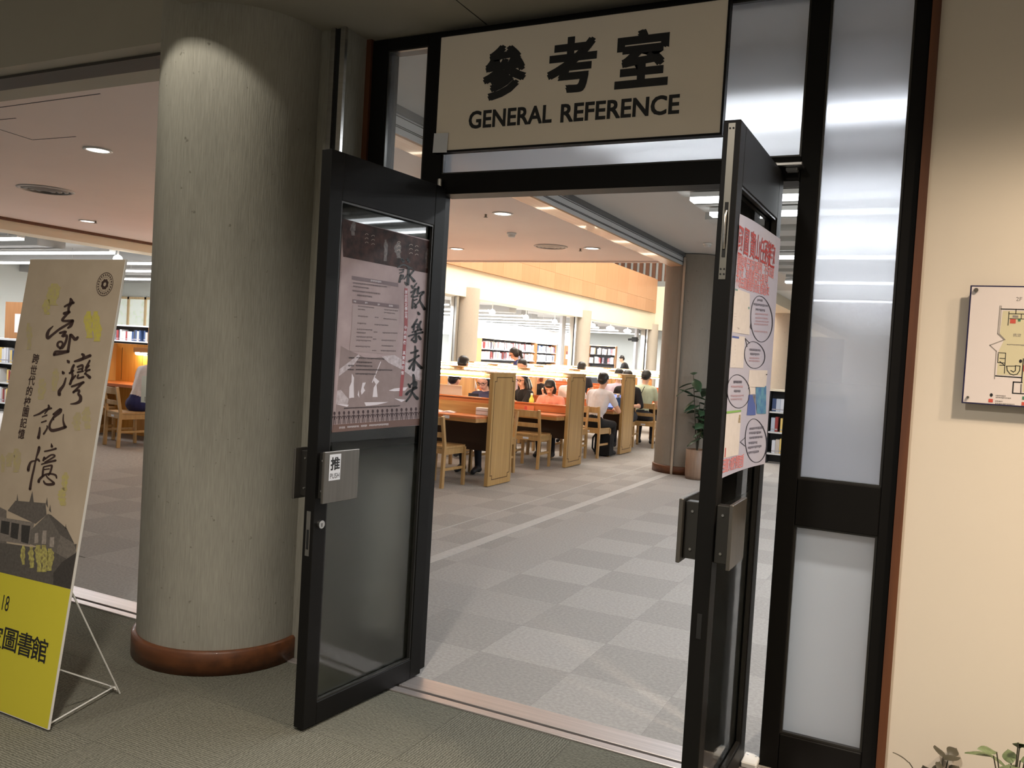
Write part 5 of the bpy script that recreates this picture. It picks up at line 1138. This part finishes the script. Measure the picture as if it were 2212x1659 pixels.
    if hair in ('long', 'bob', 'pony'):
        he((0, -.04, .09), .092, (1.02, .85, 1.05))
        for sx in (-1, 1): he((sx * .074, -.01, .085), .045, (.5, .9, 1.7))
    if hair == 'long':
        a0 = hr @ Vector((0, -.075, .09)); h.tube([a0, a0 + Vector((0, -.05, -.12)), a0 + Vector((0, -.03, -.30))], [.085, .09, .045], 12)
        for sx in (-1, 1): a1 = hr @ Vector((sx * .07, -.03, .07)); h.tube([a1, a1 + Vector((sx * .02, -.02, -.12)), a1 + Vector((sx * .02, -.01, -.25))], [.04, .045, .02], 10)
    if hair == 'bob':
        for sx in (-1, 1): a1 = hr @ Vector((sx * .072, -.012, .08)); h.tube([a1, a1 + Vector((0, .0, -.10))], [.042, .03], 10)
        he((0, .066, .15), .06, (1.05, .55, .62))
    if hair == 'pony':
        a0 = hr @ Vector((0, -.11, .14)); h.tube([a0, a0 + Vector((0, -.06, -.03)), a0 + Vector((0, -.10, -.18)), a0 + Vector((0, -.08, -.32))], [.025, .036, .034, .012], 10)
    o = obj('hair', remesh(h, .012, 'hair', [hm]), t)
    if face:
        e = MB(); 
        for sx in (-1, 1): e.sphere(hr @ Vector((sx * .032, .080, .092)), .0085, 8, 6)
        e.build('eyes', mat('eye_dark', (.02, .015, .012), .3), t)['kind'] = 'stuff'
        b_ = MB(); b_.tube([hr @ Vector((-.022, .080, .030)), hr @ Vector((0, .088, .028)), hr @ Vector((.022, .080, .030))], [.003, .006, .003], 8); b_.build('mouth', mat('lips', s2l(176, 96, 90), .5), t)
    if glasses:
        g_ = MB()
        for sx in (-1, 1):
            g_.tube([hr @ Vector((sx * .034 + .028 * math.cos(a * math.pi / 6), .094, .09 + .021 * math.sin(a * math.pi / 6))) for a in range(13)], .003, 6, cap=False)
            g_.tube([hr @ Vector((sx * .062, .092, .094)), hr @ Vector((sx * .084, .0, .094))], .0028, 6)
        g_.tube([hr @ Vector((-.008, .096, .094)), hr @ Vector((.008, .096, .094))], .003, 6); g_.build('glasses', m_black, t)['kind'] = 'stuff'
    return t
J = cloth('jeans', (34, 36, 46)); BLK = cloth('black', (22, 20, 22)); NAVY = cloth('navy', (66, 66, 92)); WHT = cloth('white', (226, 220, 222)); PINK = cloth('pink', (232, 150, 130)); GRN = cloth('sage', (196, 204, 176)); LAV = cloth('lavender', (206, 190, 206)); BLU = cloth('blue', (44, 62, 140)); NVP = cloth('navy_shirt', (40, 44, 96))
person('woman-cut navy tee person with glasses holding a phone at the first desk'.replace('woman-cut ', ''), (-2.97, 6.10, 0), 178, NAVY, J, 8, (24, 0), (((-.26, .14, .86), (-.05, .36, .93)), ((.26, .14, .86), (.05, .36, .93))), 'pony', True, True, .011, True, scale=.93)
person('person in a blue shirt bent over behind the navy tee reader', (-3.98, 6.52, 0), -12, BLU, J, 34, (20, 0), None, 'short', vox=.016, scale=.95, dz=-.07)
person('person in black tee with glasses and long hair, chin on hand', (-3.40, 8.30, 0), 150, BLK, J, 18, (4, 12), (((-.22, .36, .79), (-.03, .40, .98)), ((.20, .34, .80), (-.06, .46, .83))), 'long', True, True, .011, True, scale=.92, dz=-.07)
person('person in a pink top with dark bob looking down at the second desk', (-3.00, 8.32, 0), 184, PINK, J, 30, (26, 8), (((-.24, .30, .81), (-.10, .52, .81)), ((.24, .30, .81), (.06, .52, .82))), 'bob', vox=.011, face=True, scale=.90, dz=-.07)
person('person with a brown fringe and black top facing the door at the third desk', (-4.22, 10.50, 0), 172, BLK, J, 14, (8, 0), (((-.24, .24, .80), (-.20, .26, .98)), ((.24, .24, .80), (.20, .26, .98))), 'bob', vox=.012, face=True, scale=.93, hairm=mat('hair_brown', s2l(120, 62, 40), .4), dz=-.07)
person('person in a pale shirt leaning on the third desk beside the fringe', (-3.62, 10.62, 0), 186, WHT, J, 34, (20, 0), None, 'short', vox=.016, dz=-.07)
person('person in a white tee seen from behind at the third desk with a blue laptop', (-2.53, 8.74, 0), -8, WHT, BLK, 20, (14, 6), (((-.26, .26, .80), (-.14, .52, .82)), ((.30, .24, .80), (.12, .46, .81))), 'short', vox=.011, scale=.97, dz=-.07)
person('person with dark hair and a dark jacket half hidden by the third end panel', (-2.62, 10.62, 0), 184, BLK, J, 18, (18, 10), None, 'bob', vox=.013, face=True, sleeve=1., dz=-.07)
person('person in a sage shirt with a shoulder strap seen from behind near the column', (-2.50, 11.0, 0), 4, GRN, J, 10, (30, 0), None, 'short', vox=.014, dz=-.07)
person('person in a lavender shirt left of the sage-shirted reader', (-3.02, 10.98, 0), 0, LAV, J, 16, (20, 0), None, 'short', vox=.016, dz=-.07)
person('standing person in navy with a ponytail bending over the middle desks', (-5.57, 12.75, 0), 126, NVP, J, 30, (26, 0), (((-.20, .34, 1.02), (-.12, .5, .86)), ((.20, .34, 1.02), (.12, .5, .86))), 'pony', False, True, .013, True, scale=.98)
person('standing person in black bending beside the pale wall', (-7.85, 26.2, 0), 118, BLK, BLK, 26, (24, 0), (((-.20, .30, 1.1), (-.14, .44, .92)), ((.20, .30, 1.1), (.14, .44, .92))), 'short', False, vox=.018, sleeve=1.)
person('person in a white tee seen from behind left of the thick column', (-7.36, 4.50, 0), -4, WHT, NVP, 22, (18, 0), (((-.27, .18, .82), (-.14, .46, .80)), ((.26, .24, .80), (.12, .50, .80))), 'short', vox=.011)
for k, (x, y, lab) in enumerate(((-4.92, 8.75, 'reader with dark hair showing above the left desk lamps'), (-4.72, 10.75, 'reader with dark hair showing below the standing woman'), (-4.55, 13.1, 'reader with brown hair showing between the middle desk lamps'))):
    person(lab.replace('woman', 'person'), (x, y, 0), (0, 180, 0)[k], (WHT, LAV, J)[k], J, 6, (10, 0), None, 'short', vox=.018, scale=1.04)
st_ = MB().bar((-2.43, 10.86, 1.06), (-2.57, 10.86, .74), .02, .006); tag(st_.build('shoulder_strap', m_black), 'thin black shoulder strap across the sage shirt', 'strap')
# ================================================================== things on the desks
def laptop(loc, deg, label, lidm, screenm, ang=108):
    t = thing('laptop', label, 'laptop', loc, R(deg)); MB().box(-.16, .16, -.11, .11, 0, .016).build('base', lidm, t, .003)
    MB().box(-.14, .14, -.03, .09, .0161, .017).build('keyboard', m_black, t)
    l = MB().box(-.16, .16, -.005, .002, 0, .235).build('lid', lidm, t, .002); l.location = (0, .11, .014); l.rotation_euler.x = R(-(ang - 90))
    s = MB().box(-.15, .15, -.0062, -.005, .012, .225).build('screen', screenm, l)
    return t
m_silver = mat('laptop_silver', (.74, .64, .54), .45, metal=.1); m_scrb = emis('screen_blue', (.16, .24, .75), 1.4)
laptop((-3.10, 5.48, .785), 180, 'silver laptop lit orange in front of the navy tee reader', m_silver, m_scrb, 100).scale = (1.2, 1.1, 1.2)
laptop((-2.50, 9.36, .705), -6, 'dark laptop with a glowing blue screen before the white tee reader', m_black, m_scrb)
laptop((-2.55, 9.92, .705), 180, 'brown-lit laptop lid across the desk behind the blue bottle', m_silver, m_scrb)
ph = thing('phone', 'dark phone held by the navy tee reader', 'phone', (-2.97, 5.72, .945)); MB().box(-.07, .07, -.005, .005, -.035, .035).build('case', m_black, ph, .003); MB().box(-.062, .062, .005, .0056, -.03, .03).build('screen', m_scrb, ph)
bt = thing('bottle', 'navy blue insulated bottle standing on the third desk', 'bottle', (-2.36, 9.30, .705))
MB().lathe([(0, 0), (.036, 0), (.038, .01), (.038, .185), (.032, .20), (.0, .20)], 20).build('flask', mat('bottle_navy', s2l(24, 62, 104), .4), bt); MB().lathe([(.024, .20), (.024, .225), (.026, .226), (.026, .245), (0, .246)], 16).build('cap', m_steel, bt)
MB().tube([(.02, 0, .235), (.035, 0, .25), (.035, 0, .27), (0, 0, .275)], .005, 6).build('carry_loop', m_black, bt)
bp = thing('backpack', 'black backpack standing on the floor under the third desk', 'backpack', (-2.44, 9.02, 0))
o = obj('bag', remesh(MB().sphere((0, 0, .22), .2, 14, 10, 0, (.72, .55, 1.05)).box(-.12, .12, -.09, .09, .01, .34), .015, 'bag', [cloth('bag', (18, 18, 20))]), bp)
MB().tube([(-.08, -.10, .38), (-.13, -.17, .28), (-.13, -.17, .12), (-.09, -.11, .05)], .014, 6).build('strap', MATS['cloth_bag'], bp); MB().tube([(-.03, 0, .42), (0, 0, .46), (.03, 0, .42)], .009, 6).build('handle', MATS['cloth_bag'], bp)
nb = thing('open_book', 'open white book lying on the first desk', 'book', (-2.98, 5.02, .78), R(20))
for sx in (-1, 1): MB().add([(0, -.11, .004), (sx * .08, -.11, .018), (sx * .16, -.11, .004), (sx * .16, .11, .004), (sx * .08, .11, .018), (0, .11, .004), (0, -.11, 0), (sx * .16, -.11, 0), (sx * .16, .11, 0), (0, .11, 0)], [(0, 1, 4, 5), (1, 2, 3, 4), (0, 6, 7, 2, 1), (5, 4, 3, 8, 9)]).build('page_block', m_fig, nb)
for k, (x, y, z0, sgn, lab) in enumerate(((-2.62, 5.20, .88, -1, 'green and red card standing on the first desk divider'), (-3.0, 7.41, .77, -1, 'small orange card on the second desk divider'), (-3.28, 9.63, .77, -1, 'green card on the third desk divider'))):
    t = thing('seat_card', lab, 'card', (x, y, z0 - .05)); MB().box(-.075, .075, -.012 * 0 - .014, -.0125, -.02, .06).build('card', mat('card_col%d' % k, s2l(*((132, 150, 110), (214, 130, 90), (180, 196, 150))[k]), .5), t); MB().box(-.07, -.03, -.0148, -.014, -.01, .05).build('symbol', m_mr, t)
t = thing('white_box', 'small grey-white box at the end of the first desk', 'box', (-2.46, 5.08, .78)); MB().box(-.09, .09, -.05, .05, 0, .085).build('case', m_label, t, .006); MB().box(-.09, .09, -.052, -.05, .05, .054).build('lid_seam', m_mg, t)
t = thing('drink_carton', 'yellow-green drink bottle beside the person in black'.replace('woman', 'reader'), 'bottle', (-3.10, 7.68, .705)); MB().lathe([(0, 0), (.035, 0), (.035, .15), (.015, .19), (.015, .21), (0, .21)], 14).build('flask', mat('carton_lime', s2l(206, 214, 90), .4), t); MB().lathe([(.016, .21), (.016, .235), (0, .236)], 12).build('cap', m_white, t)
# ================================================================== potted plant by the grey wall
PT = thing('potted_plant', 'leafy potted plant in a wood-grained planter by the grey wall', 'plant', (-.66, 7.62, 0))
pot = MB().lathe([(0, .002), (.125, .002), (.135, .05), (.142, .385), (.132, .388), (.128, .36), (0, .355)], 28).build('planter', wood('planter_wood', s2l(150, 124, 104), s2l(122, 98, 80), 'z', .5), PT)
lf = MB(); n = 6; vs = []
for k in range(n + 1):
    u = k / n; w = .042 * math.sin(math.pi * min(1, u * 1.02 + .02)) ** .8; x = u * .17
    vs += [(x, -w, -.010 - u * u * .06), (x, 0, -u * u * .06), (x, w, -.010 - u * u * .06)]
lf.add(vs, [(3 * k + a, 3 * k + a + 1, 3 * k + a + 4, 3 * k + a + 3) for k in range(n) for a in (0, 1)], 0, True)
leaf_me = lf.mesh('leaf', mat('leaf_green', (.035, .075, .035), .35, noise=.3, nscale=20))
rl = random.Random(11)
for k, (tx, ty, tz) in enumerate(((-.10, -.05, 1.36), (.08, .02, 1.24), (-.02, .06, 1.0), (.10, -.05, .78))):
    MB().tube([(0, 0, .355), (tx * .3, ty * .3, .6), (tx, ty, tz)], [.009, .008, .004], 6).build('stem', mat('stem_brown', (.05, .045, .03), .6), PT)
    m_ = 11
    for q in range(m_):
        u = .45 + .55 * q / (m_ - 1); z = .355 + (tz - .355) * u; o = obj('leaf', leaf_me, PT)
        o.location = (tx * u, ty * u, z); o.rotation_euler = (rl.uniform(-.4, .4), rl.uniform(-.7, .35), rl.uniform(0, 6.28)); s_ = rl.uniform(1.1, 1.6); o.scale = (s_,) * 3
# ================================================================== low plants at the foot of the cream wall
def low_plant(x, y, label, h, n, seed, dark=False, spread=.12):
    t = thing('small_plant', label, 'plant', (x, y, 0)); MB().lathe([(0, 0), (.07, 0), (.085, .09), (.08, .095), (.075, .085), (0, .08)], 18).build('pot', mat('terracotta', s2l(120, 84, 60), .7), t)
    rd = random.Random(seed); me = low_me[dark]
    for k in range(n):
        a = rd.uniform(0, 6.28); r = rd.uniform(.01, spread); z = .08 + h * rd.uniform(.2, 1)
        MB().tube([(0, 0, .08), (r * .6 * math.cos(a), r * .6 * math.sin(a), .08 + (z - .08) * .6), (r * math.cos(a), r * math.sin(a), z)], .002, 5).build('stem', MATS['stem_brown'], t)
        o = obj('leaf', me, t); o.location = (r * math.cos(a), r * math.sin(a), z); o.rotation_euler = (rd.uniform(-.5, .5), rd.uniform(-.8, .3), a + rd.uniform(-.6, .6)); s_ = rd.uniform(.25, .45); o.scale = (s_, s_ * 1.3, s_)
low_me = {False: leaf_me.copy(), True: leaf_me.copy()}
low_me[False].materials[0] = mat('leaf_sage', (.12, .16, .07), .5, noise=.3, nscale=30); low_me[True].materials[0] = mat('leaf_dark', (.04, .035, .02), .5)
low_plant(2.285, -.22, 'small green plant at the lower right picture corner', .33, 34, 3, False, .10)
low_plant(2.09, -.13, 'low brownish plant at the foot of the cream wall', .155, 16, 5, True, .10)
